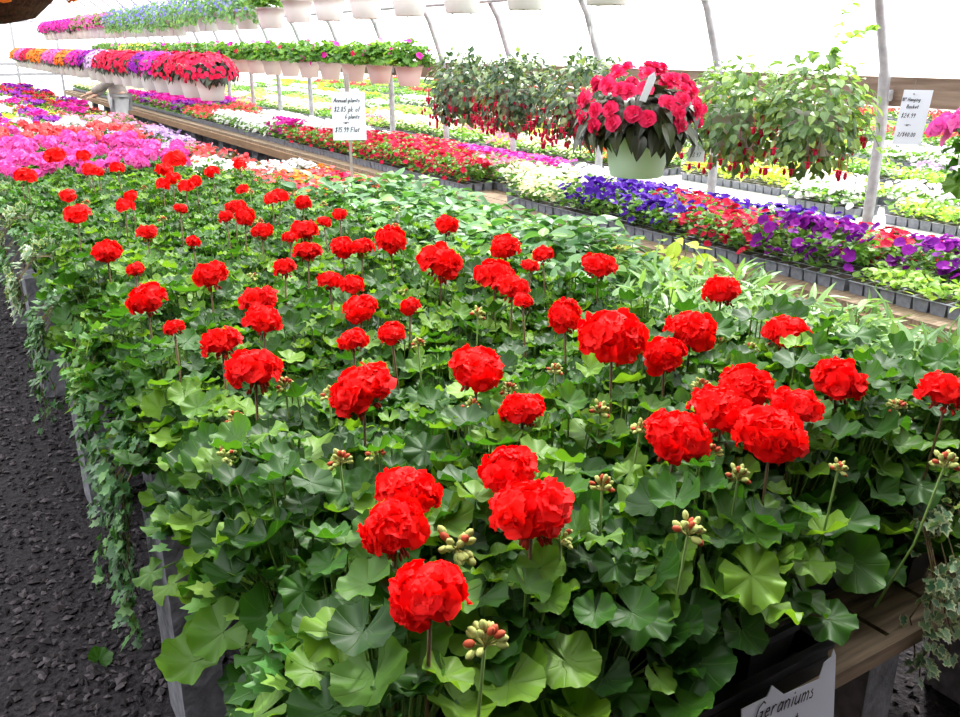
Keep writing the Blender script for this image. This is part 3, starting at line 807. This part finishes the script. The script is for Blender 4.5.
# first bench beyond the geraniums
B1R = [(7.6, ['white', 'coral']), (8.8, ['bronze', 'coral', 'bronze']), (10.2, ['bronze', 'lav', 'pinkw', 'bronze']), (13, ['lav', 'stripe', 'lav', 'stripe']), (16, ['bronze', 'lime', 'magenta', 'bronze']), (30, ['bronze', 'lime', 'red', 'purple', 'green'])]
for r in range(7):
    y = 6.6 if r < 3 else 9.4
    xx = 2.2 - r * .28
    while y < 24.5:
        if True:
            k = sel(B1R, y) if r < 3 else RF.choice(['red', 'lime', 'lime', 'green', 'magenta', 'purple', 'white', 'lav', 'lime'])
            if y < 12.4 and r < 3: flat(k, xx, y, ZT, ['aisle edge row', 'second row in', 'third row in'][r], 'of geranium bench')
            else: farflat('bench', k, xx, y, ZT)
        y += .556
for b, (A, mats) in far.items():
    o = obj('bedding_plants', A, [M[q] for q in mats])
    tag(o, {'aisle': 'massed trays of flowers at the far end of the petunia bench', 'outdoors': 'massed trays of green bedding plants in the sun outdoors', 'bench': 'massed trays of mixed flowers at the far end of the geranium bench'}[b], 'bedding plants', kind='stuff')

# ---------------------------------------------------------------- hanging baskets
def basket_pot(m, r=.14, h=.19):
    a = Acc()
    a.lathe([(r * .68, 0), (r * .72, .004), (r * .86, h * .55), (r * .97, h * .9), (r * 1.0, h * .9), (r * 1.05, h * .91), (r * 1.05, h), (r * .97, h), (r * .95, h - .02), (0.001, h - .02)], 28)
    for k in range(4):
        th = k * PI / 2 + .4; a.ball((r * .6 * math.cos(th), r * .6 * math.sin(th), 0.0), .008, (0, 0, 1), .4, 6, mat=1)
    return a.mesh('pot', [m, M['black']])
def hanger(top):
    a = Acc()
    for k in range(3):
        th = k * 2 * PI / 3; a.tube([(.145 * math.cos(th), .145 * math.sin(th), .18), (0, 0, .55)], .0013, 4)
    a.tube([(0, 0, .55), (0, 0, top - .02), (.012, 0, top + .005), (.02, 0, top - .01)], .0015, 4)
    return a
def mound(tp, seed, n, rx, rz, size, m, zc=.19, drop=.4, lowz=-.25, pendant=False):
    global R
    R = random.Random(seed); a = Acc()
    for i in range(n):
        d = rdir(lowz, 1); q = R.uniform(.55, 1.0)
        p = np.array([d[0] * rx * q, d[1] * rx * q, zc + d[2] * rz * q])
        dv = np.array([d[0], d[1], -drop + d[2] * .6]) + rdir() * .5
        put(a, tp[R.randrange(len(tp))], basis(p, dv, d + np.array([0, 0, .5]) + rdir() * .3, size * R.uniform(.7, 1.25)), R.random())
        if i % 8 == 0: a.tube([(0, 0, zc), p], .0015, 3, 1, cap=False)
    return a.mesh('foliage', [M[m], M['stem']])
def mound_blo(seed, n, rx, rz, size, m, zc=.19, lowz=-.15, double=False, npet=5):
    global R
    R = random.Random(seed); a = Acc()
    for i in range(n):
        zz = lowz + (1 - lowz) * (i + .5) / n; an = i * 2.4; qq = math.sqrt(max(0, 1 - zz * zz))
        d = np.array([qq * math.cos(an), qq * math.sin(an), zz]) + rdir() * .15; d /= np.linalg.norm(d)
        c = np.array([d[0] * rx, d[1] * rx, zc + d[2] * rz]) * 1.0
        blossom(a, c, d + rdir() * .2, size, R.random(), npet, PET if double else None, .25)
        if double:
            blossom(a, c + d * .006, d, size * .75, R.random() * .6, 5, PET, .8)
            blossom(a, c + d * .012, d, size * .45, R.random() * .4, 4, PET, 1.6)
    return a.mesh('blossoms', M[m])
PW, PG, PP = basket_pot(M['potw']), basket_pot(M['potg']), basket_pot(M['potp'])
HG = {}
def basket(nm, lab, grp, x, y, z, potm, fol, blo, rail, s=1.0, rz=0, potlabel=None):
    t = thing(nm, lab, 'hanging basket', (x, y, z), rz, grp)
    child('pot', potm, t)
    hk = round(rail - z, 2)
    if hk not in HG: HG[hk] = hanger(hk).mesh('hanger', M['wire'])
    child('hanger', HG[hk], t)
    child('foliage', fol, t, sc_=s)
    for b in (blo if isinstance(blo, list) else [blo]):
        if b: child('blossoms', b, t, sc_=s)
    return t
BEG_F = [mound(PT, 800, 330, .215, .15, .085, 'g_dark', .2, .8, -.22), mound(PT, 801, 150, .22, .16, .08, 'g_dark', .22, .6, -.1)]
ROSE_B = mound_blo(810, 66, .225, .185, .031, 'rose', .215, -.12, True)
main = basket('begonia_basket', 'pale green hanging pot of rose-red double begonias over the leafy plants', None, 2.32, 2.6, 1.175, PG, BEG_F[0], ROSE_B, 2.62)
# plastic plant label standing in the pot, and price card
a = Acc(); a.add([(-.012, 0, 0), (.012, 0, 0), (.014, -.004, .09), (0, -.006, .11), (-.014, -.004, .09)], [(0, 1, 2, 3, 4)]); 
a.add([(-.012, .0012, 0), (.012, .0012, 0), (.014, -.0028, .09), (0, -.0048, .11), (-.014, -.0028, .09)], [(4, 3, 2, 1, 0)])
o = child('plant_label', a.mesh('plant_label', M['card'], False), main, (-.16, -.19, .29), (.35, .25, -.5), 1.0); o['label'] = 'white plastic plant label'

colsA = ['crim', 'redpet', 'crim', 'fuch', 'purp', 'redpet', 'crim', 'redpet', 'crim', 'lav', 'purp', 'purp', 'fuch', 'orange', 'orange', 'pink']
CN = {'crim': 'crimson', 'redpet': 'red', 'fuch': 'magenta', 'purp': 'purple', 'lav': 'lavender and white', 'orange': 'orange', 'pink': 'pink', 'lobel': 'pale blue', 'yel': 'yellow', 'rose': 'rose', 'coral': 'coral'}
MB_ = {}
def mb(c, n=60, size=.03, rx=.245, rz=.19):
    k = (c, n, size, rx)
    if k not in MB_: MB_[k] = mound_blo(820 + len(MB_), n, rx, rz, size, c, .22, -.15)
    return MB_[k]
ys_ = [8.35 + .58 * i for i in range(28)]
for i, y in enumerate(ys_):
    if abs(y - 14.9) < .32: continue
    c = colsA[min(i, 15)] if i < 16 else ['pink', 'orange', 'orange', 'crim'][(i // 2) % 4]
    basket('begonia_basket', f"{CN[c]} begonia basket, {ordw(i + 1)} along the eye-level row beyond the big rose one", 'eye-level row of begonia baskets', 2.32, y, 1.175, PW, BEG_F[1], mb(c, 190, .023), 2.62, 1.0, i * .7)
# high row
IVG = [mound(GL_LO, 840 + i, 230, .25, .2, .038, 'g_mid', .22, .5, -.15) for i in range(2)]
LOB = mound(OV, 845, 520, .3, .24, .045, 'g_blue', .22, .9, -.6)
THIN = mound(OV, 846, 70, .15, .07, .045, 'ger', .2, .3, -.3)
yy = [3.02] + [3.75 + .72 * i for i in range(30)]
for i, y in enumerate(yy):
    if i < 6: fo, bl, de = THIN, None, 'sparse green trailing plant in a white hanging pot'
    elif i < 7: fo, bl, de = THIN, mb('rose', 14, .03, .18, .12), 'green plant with rose flowers in white pot'
    elif i < 9: fo, bl, de = IVG[1], None, 'bushy green plant in a white hanging pot'
    elif i < 19: fo, bl, de = LOB, mb('lobel', 120, .016, .3, .25), 'pale blue flowers spilling from a white pot'
    elif i < 24: fo, bl, de = IVG[0], mb('pink', 110, .026), 'pink flowering white hanging pot'
    else: fo, bl, de = BEG_F[1], mb('fuch', 150, .026), 'deep pink flowering white hanging pot'
    basket('flower_basket', f"{de}, {ordw(i + 1)} in the high row", 'high row of hanging baskets', 3.08, y, 1.84 if i < 8 else 1.80 if i < 13 else 1.76, PW, fo, bl, 2.55, 1.0, i)
# side row
for i in range(26):
    y = 8.1 + .66 * i
    bl = mb('yel', 40, .03) if 17 <= i <= 20 else (mb('fuch', 9, .035, .22, .22) if i % 3 == 0 else (mb('pink', 5, .035, .2, .25) if i % 3 == 1 else mb('crim', 4, .03, .2, .22)))
    basket('geranium_basket', f"trailing geranium in a pale pink hanging pot, {ordw(i + 1)} along the row by the side posts", 'side row of trailing geranium baskets', 4.2, y, 1.27, PP, IVG[i % 2], bl, 2.0, 1.0, i)

# fuchsias
def fuchsia(seed, rx, n):
    global R
    fo = mound(OVF, seed, n, rx, .26, .043, 'fuch_leaf' if seed < 903 else 'fuch_dark', .17, .6, -1)
    R = random.Random(seed + 5); a = Acc()
    for i in range(36 if seed < 903 else 110):
        an = R.uniform(0, 6.28); r_ = rx * R.uniform(.5, 1.08); z = R.uniform(-.09, .12)
        p = np.array([r_ * math.cos(an), r_ * math.sin(an), z]); a.tube([p + np.array([0, 0, .07]), p], .0012, 3, d=(0, 0, .3), cap=False)
        a.ball(p - np.array([0, 0, .012]), .009, (0, 0, 1), 1.8, 6, (0, 0, R.random()))
        for k in range(4):
            th = k * PI / 2; put(a, PET_LO[0], basis(p, (math.cos(th), math.sin(th), .3), (0, 0, 1), .02), R.random())
    return fo, a.mesh('blossoms', M['crim'])
def sprays(seed, dirs, m):
    global R
    R = random.Random(seed); a = Acc()
    for d in dirs:
        p = np.array([0, 0, .3]); v = np.array(d, float); pts = [p.copy()]
        for k in range(9):
            p = p + v * .06; v = v + np.array([0, 0, -.10]); pts.append(p.copy())
            for q in range(3): put(a, OVF[R.randrange(3)], basis(p, rdir(-.3, .6), rdir(.3, 1), .04 * R.uniform(.7, 1.2)), R.random())
        a.tube(pts, .0018, 4, 1)
    return a.mesh('spray', [M[m], M['stem']])
fl = [('fuchsia_basket', 'fuchsia basket with arching sprays and red flowers, next to the leaning steel hoop', 3.3, 2.58, 1.20, 901, .25),
      ('fuchsia_basket', 'fuchsia basket crossing a steel hoop, right beside the rose begonia pot', 3.3, 3.02, 1.17, 902, .26),
      ('fuchsia_basket', 'dense fuchsia basket directly behind the rose begonia basket', 3.3, 4.15, 1.20, 903, .31),
      ('fuchsia_basket', 'dense fuchsia basket, middle of the three behind the rose begonias', 3.3, 4.86, 1.20, 904, .27),
      ('fuchsia_basket', 'dense dark-leaved fuchsia basket with crimson flowers, farthest from the rose begonias', 3.3, 5.55, 1.20, 905, .27)]
for nm, lab, x, y, z, sd, rx in fl:
    fo, bl = fuchsia(sd, rx, 850 if sd < 903 else 1000)
    t = basket(nm, lab, 'fuchsia baskets', x, y, z, PW, fo, bl, 2.55)
    if sd == 901: child('spray', sprays(950, [(.1, -.25, 1.1), (.15, -.35, .8), (.2, -.5, -.1)], 'g_lite'), t)
    if sd == 902: child('spray', sprays(951, [(-.2, .5, .3), (-.5, .3, -.1)], 'g_lite'), t)

# pink geranium basket at the sunny near side; bronze orange basket above the path
t = basket('geranium_basket', 'hanging geranium with bright pink flowers and lobed leaves beside the price card', None, 2.64, 1.36, 1.15, PW, mound(GL_HI, 960, 110, .2, .15, .045, 'ger', .18, .5, -.5), mound_blo(961, 26, .2, .2, .026, 'pink', .22, .1), 2.62)
for i in range(5):
    an = 2.4 + i * .5; child('flower_head', UMC['pink'], t, (.2 * math.cos(an), .2 * math.sin(an), .28 + .02 * i), (0, 0, i), .85)
a = Acc(); a.lathe([(.02, -.14), (.12, -.12), (.2, -.05), (.235, .03), (.24, .06), (.225, .06), (.2, .02), (.001, .02)], 26)
LIN = a.mesh('liner', M['coco'])
t = thing('begonia_basket', 'orange begonias in a dark brown coco-lined basket above the gravel path', 'hanging basket', (.31, 3.75, 1.86))
child('liner', LIN, t); child('foliage', mound(PT, 970, 200, .27, .12, .08, 'g_bronze', .06, .9, -.3), t); child('blossoms', mound_blo(971, 80, .29, .17, .034, 'orange', .05, -.5, True), t)
child('hanger', hanger(1.02).mesh('hanger', M['wire']), t)

# ---------------------------------------------------------------- trailing ivy along the edges
def ivy(seed, m, nv, length, size, side, spread=.16, out=.10, lift=0):
    """side: unit xy vector pointing off the bench edge"""
    global R
    R = random.Random(seed); a = Acc(); sx, sy = side
    for v in range(nv):
        lat = R.uniform(-spread, spread); Lc = length * R.uniform(.5, 1.1)
        px_, py_ = -sy * lat, sx * lat
        pts = [np.array([0, 0, .11]), np.array([px_ * .5 + sx * .01, py_ * .5 + sy * .01, .19 + lift]), np.array([px_ * .8 + sx * out * .6, py_ * .8 + sy * out * .6, .20 + lift]), np.array([px_ + sx * out, py_ + sy * out, .12 + lift])]
        p = pts[-1].copy(); st = .035
        while pts[3][2] - p[2] < Lc:
            p = p + np.array([R.uniform(-.012, .012) + sx * .002, R.uniform(-.012, .012) + sy * .002, -st]); pts.append(p.copy())
        a.tube(pts, .0015, 4, 1)
        for k, q in enumerate(pts):
            for w in range(5 if k < 4 else 3):
                dv = np.array([sx * .5, sy * .5, -.8]) + rdir() * .8
                n_ = np.array([sx, sy, .7]) + rdir() * .45
                put(a, IV[0], basis(q + rdir() * .02 + np.array([sx, sy, 0]) * .01, dv, n_, size * R.uniform(.65, 1.2)), R.random())
    for i in range(34):
        d = rdir(.0, 1); put(a, IV[0], basis(d * .11 + np.array([sx * .06, sy * .06, .13 + lift]), d, d + np.array([0, 0, .6]), size * R.uniform(.7, 1.1)), R.random())
    return a.mesh('foliage', [M[m], M['stem_red']])
POTS = pot_mesh(.08, .09, M['black'])
IVS = [('ivy_lite', .42, 1.00, 8, .28, .034, (-.8, -.5), .07, .06, 'bright green trailing ivy at the corner of the bench nearest the path'),
       ('ivy_lite', .42, 1.24, 7, .26, .036, (-1, -.1), .06, .06, 'bright green trailing ivy over the path edge beside the first bench leg'),
       ('ivy', .41, 1.50, 5, .10, .030, (-1, 0), .06, .05, 'dark green ivy spilling over the path edge before the second bench leg'),
       ('ivy', .40, 2.06, 9, .36, .026, (-1, 0), .15, 0, 'long dark green ivy hanging down to the gravel just past the second bench leg'),
       ('ivy', .40, 2.36, 6, .14, .026, (-1, 0), .13, 0, 'dark ivy spilling over the edge between the second and third bench legs'),
       ('ivy_lite', .40, 2.7, 5, .08, .034, (-1, 0), .12, .05, 'short green ivy on the path edge before the third bench leg'),
       ('ivy', .40, 3.1, 6, .10, .024, (-1, 0), .17, .08, 'green ivy sprawling over the third bench leg'),
       ('ivy', .40, 3.4, 5, .32, .025, (-1, 0), .15, .0, 'dark hanging ivy just past the third bench leg'),
       ('ivy_var', .40, 3.8, 6, .12, .027, (-1, 0), .18, .1, 'cream-edged ivy sprawling outward midway along the path edge'),
       ('ivy', .40, 4.15, 6, .14, .027, (-1, 0), .18, .1, 'green ivy just before the fourth bench leg'),
       ('ivy_var', .40, 4.6, 6, .12, .028, (-1, 0), .16, .12, 'pale cream-edged ivy beside the fourth bench leg'),
       ('ivy', .40, 5.1, 7, .15, .028, (-1, 0), .16, .1, 'green ivy just past the fourth bench leg'),
       ('ivy_var', .40, 5.6, 7, .15, .028, (-1, 0), .14, .1, 'pale ivy level with the end of the red geraniums'),
       ('ivy', .40, 6.1, 6, .3, .028, (-1, 0), .14, .1, 'dark ivy beside the first pink geraniums'),
       ('ivy', .40, 6.8, 6, .3, .028, (-1, 0), .14, .1, 'dark ivy farthest along the path edge'),
       ('ivy_var', 1.62, .90, 8, .26, .021, (-.05, -1), .14, .0, 'small-leaved variegated ivy hanging over the bench end beside the geranium trays'),
       ('ivy_var', 1.80, .90, 8, .22, .021, (-.1, -1), .14, .0, 'variegated ivy at the bench end, on the aisle side of another ivy')]
for q, (m, x, y, nv, ln, sz, side, out_, lift_, lab) in enumerate(IVS):
    t = thing('ivy_plant', lab, 'potted plant', (x, y, ZT), 0, 'trailing ivy along the bench edges')
    child('pot', POTS, t, (0, 0, 0)); child('foliage', ivy(1000 + q, m, nv, ln, sz, side, out=out_, lift=lift_), t)

# ---------------------------------------------------------------- handwriting
G = {'A': [[(0, 0), (.35, 1), (.6, 0)], [(.12, .4), (.55, .4)]], 'n': [[(0, .5), (.05, 0)], [(.03, .35), (.2, .52), (.38, .42), (.38, 0)]], 'u': [[(0, .5), (.02, .1), (.18, 0), (.35, .15), (.38, .5)], [(.38, .5), (.4, 0)]],
     'a': [[(.38, .42), (.2, .52), (.03, .3), (.08, .04), (.22, .02), (.37, .2), (.4, .5), (.4, 0)]], 'l': [[(.08, 1), (.05, 0)]], 'p': [[(.02, .5), (0, -.4)], [(.02, .4), (.2, .53), (.38, .35), (.3, .06), (.04, .02)]],
     't': [[(.15, .85), (.13, .08), (.28, 0)], [(0, .58), (.32, .6)]], 's': [[(.32, .45), (.15, .53), (.04, .4), (.28, .18), (.2, .02), (0, .04)]], 'o': [[(.2, .52), (.03, .35), (.06, .06), (.22, 0), (.38, .18), (.34, .45), (.2, .52)]],
     'r': [[(.03, .5), (.05, 0)], [(.05, .32), (.2, .52), (.32, .48)]], 'f': [[(.38, .92), (.22, 1), (.15, .8), (.13, 0)], [(0, .55), (.32, .56)]], 'k': [[(.03, 1), (.03, 0)], [(.32, .5), (.05, .22), (.36, 0)]],
     'F': [[(.05, 0), (.05, 1), (.5, 1)], [(.05, .52), (.4, .54)]], 'H': [[(.03, 0), (.05, 1)], [(.48, 0), (.5, 1)], [(.04, .5), (.5, .52)]], 'i': [[(.1, .5), (.1, 0)], [(.1, .7), (.12, .76)]],
     'g': [[(.36, .42), (.2, .52), (.03, .32), (.15, .04), (.34, .2), (.37, .5), (.34, -.3), (.15, -.4), (.02, -.3)]], 'B': [[(.05, 0), (.05, 1), (.38, .92), (.38, .62), (.06, .53), (.45, .42), (.42, .05), (.05, 0)]],
     'e': [[(.05, .28), (.36, .32), (.3, .5), (.12, .48), (.03, .22), (.14, .02), (.36, .1)]], 'G': [[(.55, .85), (.35, 1), (.08, .75), (.03, .3), (.25, .02), (.5, .2), (.52, .42), (.3, .42)], [(.52, .42), (.5, -.1)]],
     'm': [[(0, .5), (.04, 0)], [(.03, .35), (.15, .52), (.27, .4), (.27, 0)], [(.27, .38), (.42, .52), (.54, .4), (.54, 0)]],
     '$': [[(.42, .8), (.2, .9), (.08, .7), (.4, .35), (.3, .1), (.03, .15)], [(.25, 1.1), (.22, -.1)]], '.': [[(.05, 0), (.08, .06)]], '-': [[(0, .3), (.35, .33)]], '/': [[(0, -.1), (.35, 1)]], '"': [[(.05, 1), (.05, .75)], [(.2, 1), (.2, .75)]],
     '0': [[(.2, 1), (.03, .6), (.06, .1), (.25, 0), (.4, .4), (.35, .85), (.2, 1)]], '1': [[(.1, .8), (.22, 1), (.2, 0)]], '2': [[(.03, .8), (.2, 1), (.38, .8), (.25, .4), (.02, 0), (.42, .03)]],
     '4': [[(.3, 0), (.32, 1), (.02, .35), (.45, .36)]], '5': [[(.4, 1), (.08, .98), (.06, .58), (.3, .6), (.4, .3), (.25, 0), (.02, .08)]], '6': [[(.32, 1), (.08, .6), (.04, .2), (.2, 0), (.38, .18), (.3, .42), (.06, .35)]],
     '8': [[(.2, .55), (.05, .78), (.2, 1), (.36, .8), (.2, .55), (.03, .25), (.2, 0), (.4, .22), (.2, .55)]], '9': [[(.36, .75), (.2, .55), (.05, .75), (.2, 1), (.36, .8), (.33, .3), (.2, 0)]],
     '3': [[(.05, .9), (.25, 1), (.36, .78), (.18, .55), (.38, .3), (.25, 0), (.02, .1)]], '7': [[(.03, 1), (.4, 1), (.15, 0)]], ' ': []}
def writing(lines, th=.0012, yoff=-.0015, slant=.22):
    """lines: (text, x, z, height); written in the xz plane facing -y"""
    a = Acc()
    for text, x, z, h in lines:
        cx = x
        for ch in text:
            st = G.get(ch, []); w = max([p[0] for s in st for p in s], default=.25)
            for s in st:
                P_ = [(cx + (p[0] + slant * p[1]) * h * .95, yoff, z + p[1] * h) for p in s]
                for (x0, y_, z0), (x1, _, z1) in zip(P_, P_[1:]):
                    d = math.hypot(x1 - x0, z1 - z0) + 1e-9; nx, nz = -(z1 - z0) / d * th, (x1 - x0) / d * th; ex, ez = (x1 - x0) / d * th * .6, (z1 - z0) / d * th * .6
                    a.add([(x0 - ex + nx, y_, z0 - ez + nz), (x0 - ex - nx, y_, z0 - ez - nz), (x1 + ex - nx, y_, z1 + ez - nz), (x1 + ex + nx, y_, z1 + ez + nz)], [(0, 1, 2, 3)])
            cx += (w + .2) * h * .95
    return a.mesh('lettering', M['ink'], False)
def card_mesh(w, h, skew=0, m='card', nm='card'):
    a = Acc(); t = .0012
    a.add([(0, -t, 0), (w, -t, 0), (w + skew, -t, h), (skew, -t, h), (0, t, 0), (w, t, 0), (w + skew, t, h), (skew, t, h)],
          [(0, 1, 2, 3), (5, 4, 7, 6), (1, 5, 6, 2), (4, 0, 3, 7), (3, 2, 6, 7), (4, 5, 1, 0)])
    return a.mesh(nm, M[m], False)
# annual plants sign on a stake in the begonias
t = thing('price_sign', 'white handwritten annual plants price card on a stake above the begonias', 'sign', (2.05, 4.69, ZT), -math.radians(25))
a = Acc(); a.box(-.008, .008, -.004, .004, .0, .92); child('stake', a.mesh('stake', M['postw'], False), t)
child('card', card_mesh(.185, .26), t, (-.093, -.006, .565)); 
child('lettering', writing([('Annual plants', .012, .205, .022), ('$2.85 pk of', .012, .155, .026), ('6 plants', .07, .118, .021), ('-or-', .06, .09, .016), ('$15.99 Flat', .012, .045, .026)], .0017), t, (-.093, -.007, .565))
# hanging basket card
o_ = (2.32, 1.485)
t = thing('price_sign', 'white hanging basket price card dangling on a wire by the leaning post', 'sign', (2.32, 1.50, 1.39), -math.radians(58))
child('card', card_mesh(.072, .145, .010), t, (-.036, 0, 0)); child('lettering', writing([('10" Hanging', .008, .116, .0085), ('Basket', .022, .097, .0095), ('$24.99', .012, .072, .0115), ('-or-', .024, .05, .008), ('2/$40.00', .010, .022, .0105)], .0007, -.002), t, (-.036, 0, 0))
a = Acc(); a.tube([(0, 0, .135), (0, .002, 1.2)], .0008, 4); a.ball((0, -.002, .135), .0025, (0, 1, 0), 1, 6); child('wire', a.mesh('wire', M['wire']), t)
# small card at the begonia pot
t = thing('price_sign', 'small pointed white price card hooked on the rose begonia pot', 'sign', (2.445, 2.46, 1.235), -math.radians(42))
a = Acc(); a.add([(0, 0, 0), (.062, 0, 0), (.062, 0, .04), (.03, 0, .075), (0, 0, .045), (0, .0015, 0), (.062, .0015, 0), (.062, .0015, .04), (.03, .0015, .075), (0, .0015, .045)], [(0, 1, 2, 3, 4), (9, 8, 7, 6, 5), (0, 5, 6, 1), (1, 6, 7, 2), (2, 7, 8, 3), (3, 8, 9, 4), (4, 9, 5, 0)])
child('card', a.mesh('card', M['card'], False), t); child('lettering', writing([('$3.97', .008, .018, .016)], .0008, -.002), t)
# geranium sign clipped on the tray rim
t = thing('price_sign', 'white handwritten geraniums sign clipped to the black tray rim at the bench end', 'sign', (.94, .765, .645), 0)
a = Acc(); P_ = [(.035, 0, -.2), (.268, 0, -.2), (.268, 0, -.006), (.262, 0, .008), (.256, 0, -.005), (.237, 0, -.009), (.224, 0, -.036), (.135, 0, -.029), (.104, 0, .001), (.092, 0, -.016), (.032, 0, -.014)]
P_ = [(x, -.004 - (-z) * .12, z) for x, _, z in P_]; Q_ = [(x, y + .0015, z) for x, y, z in P_]; n = len(P_)
a.add(P_ + Q_, [tuple(range(n)), tuple(range(2 * n - 1, n - 1, -1))] + [(i, n + i, n + (i + 1) % n, (i + 1) % n) for i in range(n)])
child('card', a.mesh('card', M['cardn'], False), t)
w_ = child('lettering', writing([('Geraniums', .012, .0, .0315), ('4" pot', .060, -.038, .022)], .0014, -.0015, .3), t, (.048, -.0045 - .048 * .12, -.047), (-.1194, .11, 0))

# fallen leaf
a = Acc(); put(a, GL_HI[2], basis((0, 0, .02), (.4, .9, .2), (.5, -.3, 1), .035), .4)
o = obj('fallen_leaf', a, M['ger']); o.location = onz(100, 665, 0) + (0,); tag(o, 'single green geranium leaf fallen on the gravel beside the bench', 'leaf')

# ---------------------------------------------------------------- person between the benches
def skinmesh(verts, edges, radii, name, m, parent, sub=2, root=0):
    me = bpy.data.meshes.new(name); me.from_pydata(verts, edges, []); me.update(); me.materials.append(m)
    o = bpy.data.objects.new(name, me); C.objects.link(o); o.parent = parent
    sk = o.modifiers.new('s', 'SKIN'); sk.use_smooth_shade = True
    for i, r in enumerate(radii):
        me.skin_vertices[0].data[i].radius = (r, r) if not isinstance(r, tuple) else r
        me.skin_vertices[0].data[i].use_root = (i == root)
    su = o.modifiers.new('u', 'SUBSURF'); su.levels = sub; su.render_levels = sub
    return o
skin = mat('skin', (.5, .3, .22), .5); shirt = noisemat('grey shirt', (.22, .19, .18), (.3, .26, .25), 14, .9); trous = noisemat('pale trousers', (.5, .5, .52), (.6, .6, .62), 10, .9); hair = noisemat('brown hair', (.06, .035, .02), (.1, .06, .03), 30, .6)
def add_skin_layer(o): pass
t = thing('person', 'person in grey top and pale trousers reaching towards the plants below the begonia baskets', 'person', (2.72, 14.9, 0), math.radians(0))
# facing -x, leaning forward, one arm reaching down to the bench
J = [(0, 0, .90), (-.02, 0, 1.05), (-.07, 0, 1.17), (-.13, 0, 1.28), (-.19, 0, 1.35), (-.26, 0, 1.43), (-.29, 0, 1.50),
     (-.12, -.17, 1.27), (-.2, -.24, 1.10), (-.42, -.16, .98), (-.50, -.14, .95),
     (-.12, .17, 1.27), (-.12, .24, 1.08), (-.3, .2, .92), (-.38, .17, .90),
     (0, -.09, .85), (-.03, -.1, .48), (.03, -.1, .08), (-.12, -.11, .04),
     (0, .09, .85), (-.01, .1, .48), (.06, .1, .08), (-.09, .11, .04)]
Ed = [(0, 1), (1, 2), (2, 3), (3, 4), (4, 5), (5, 6), (3, 7), (7, 8), (8, 9), (9, 10), (3, 11), (11, 12), (12, 13), (13, 14), (0, 15), (15, 16), (16, 17), (17, 18), (0, 19), (19, 20), (20, 21), (21, 22)]
Rd = [.12, .11, .12, .10, .05, .085, .075, .055, .042, .03, .032, .055, .042, .03, .032, .085, .06, .04, .035, .085, .06, .04, .035]
skinmesh(J, Ed, Rd, 'body', skin, t)
sh = [0, 1, 2, 3, 7, 8, 9, 11, 12, 13]; mp = {v: i for i, v in enumerate(sh)}
JJ = dict(enumerate(J)); JJ[0] = (0, 0, .82)
skinmesh([JJ[v] for v in sh], [(mp[a_], mp[b_]) for a_, b_ in Ed if a_ in mp and b_ in mp], [.17] + [Rd[v] + .025 for v in sh[1:]], 'shirt', shirt, t)
sh = [0, 15, 16, 17, 19, 20, 21]; mp = {v: i for i, v in enumerate(sh)}
skinmesh([J[v] for v in sh], [(mp[a_], mp[b_]) for a_, b_ in Ed if a_ in mp and b_ in mp], [.15] + [Rd[v] + .03 for v in sh[1:]], 'trousers', trous, t)
skinmesh([(-.19, 0, 1.42), (-.23, 0, 1.52), (-.29, 0, 1.56)], [(0, 1), (1, 2)], [.05, .085, .06], 'hair', hair, t)
for sy in (-1, 1):
    for k, base, hnd in ((0, J[10], -1), (1, J[14], 1)):
        if sy != hnd: continue
        for f in range(4):
            a = Acc(); bx, by, bz = base; o_ = (f - 1.5) * .017
            a.tube([(bx + .01, by + o_, bz), (bx - .05, by + o_ * 1.2, bz - .012), (bx - .075 - .008 * (f in (1, 2)), by + o_ * 1.2, bz - .035)], [.009, .008, .006], 6); child('finger', a.mesh('finger', skin), t)
        a = Acc(); a.tube([(base[0] + .02, base[1] + .02 * -hnd, base[2]), (base[0] - .02, base[1] + .045 * -hnd, base[2] - .015), (base[0] - .04, base[1] + .045 * -hnd, base[2] - .03)], [.011, .009, .007], 6); child('thumb', a.mesh('thumb', skin), t)

# ---------------------------------------------------------------- light, sky, camera
w = bpy.data.worlds.new('World'); sc.world = w; w.use_nodes = True; nt = w.node_tree
bg = nt.nodes['Background']; bg.inputs[0].default_value = (.93, .97, 1, 1); bg.inputs[1].default_value = 2.6
s = bpy.data.lights.new('sun', 'SUN'); s.energy = 16.0; s.angle = math.radians(5); s.color = (1, .96, .88)
so = bpy.data.objects.new('sun', s); C.objects.link(so)
d = Vector((-.62, -.42, -.95)); so.rotation_euler = d.to_track_quat('-Z', 'Y').to_euler()
cam = bpy.data.cameras.new('camera'); co = bpy.data.objects.new('camera', cam); C.objects.link(co)
cam.sensor_width = 36; cam.lens = 880 / 960 * 36; cam.clip_end = 200; cam.clip_start = .05
co.location = (0, 0, EYE)
dirv = Vector((math.sin(YAW) * math.cos(PITCH), math.cos(YAW) * math.cos(PITCH), -math.sin(PITCH)))
co.rotation_euler = dirv.to_track_quat('-Z', 'Y').to_euler()
sc.camera = co
sc.view_settings.view_transform = 'Standard'; sc.view_settings.look = 'None'; sc.view_settings.gamma = 1; sc.view_settings.exposure = .08
sc.view_settings.use_curve_mapping = False
sc.cycles.max_bounces = 8; sc.cycles.transparent_max_bounces = 12; sc.cycles.diffuse_bounces = 4
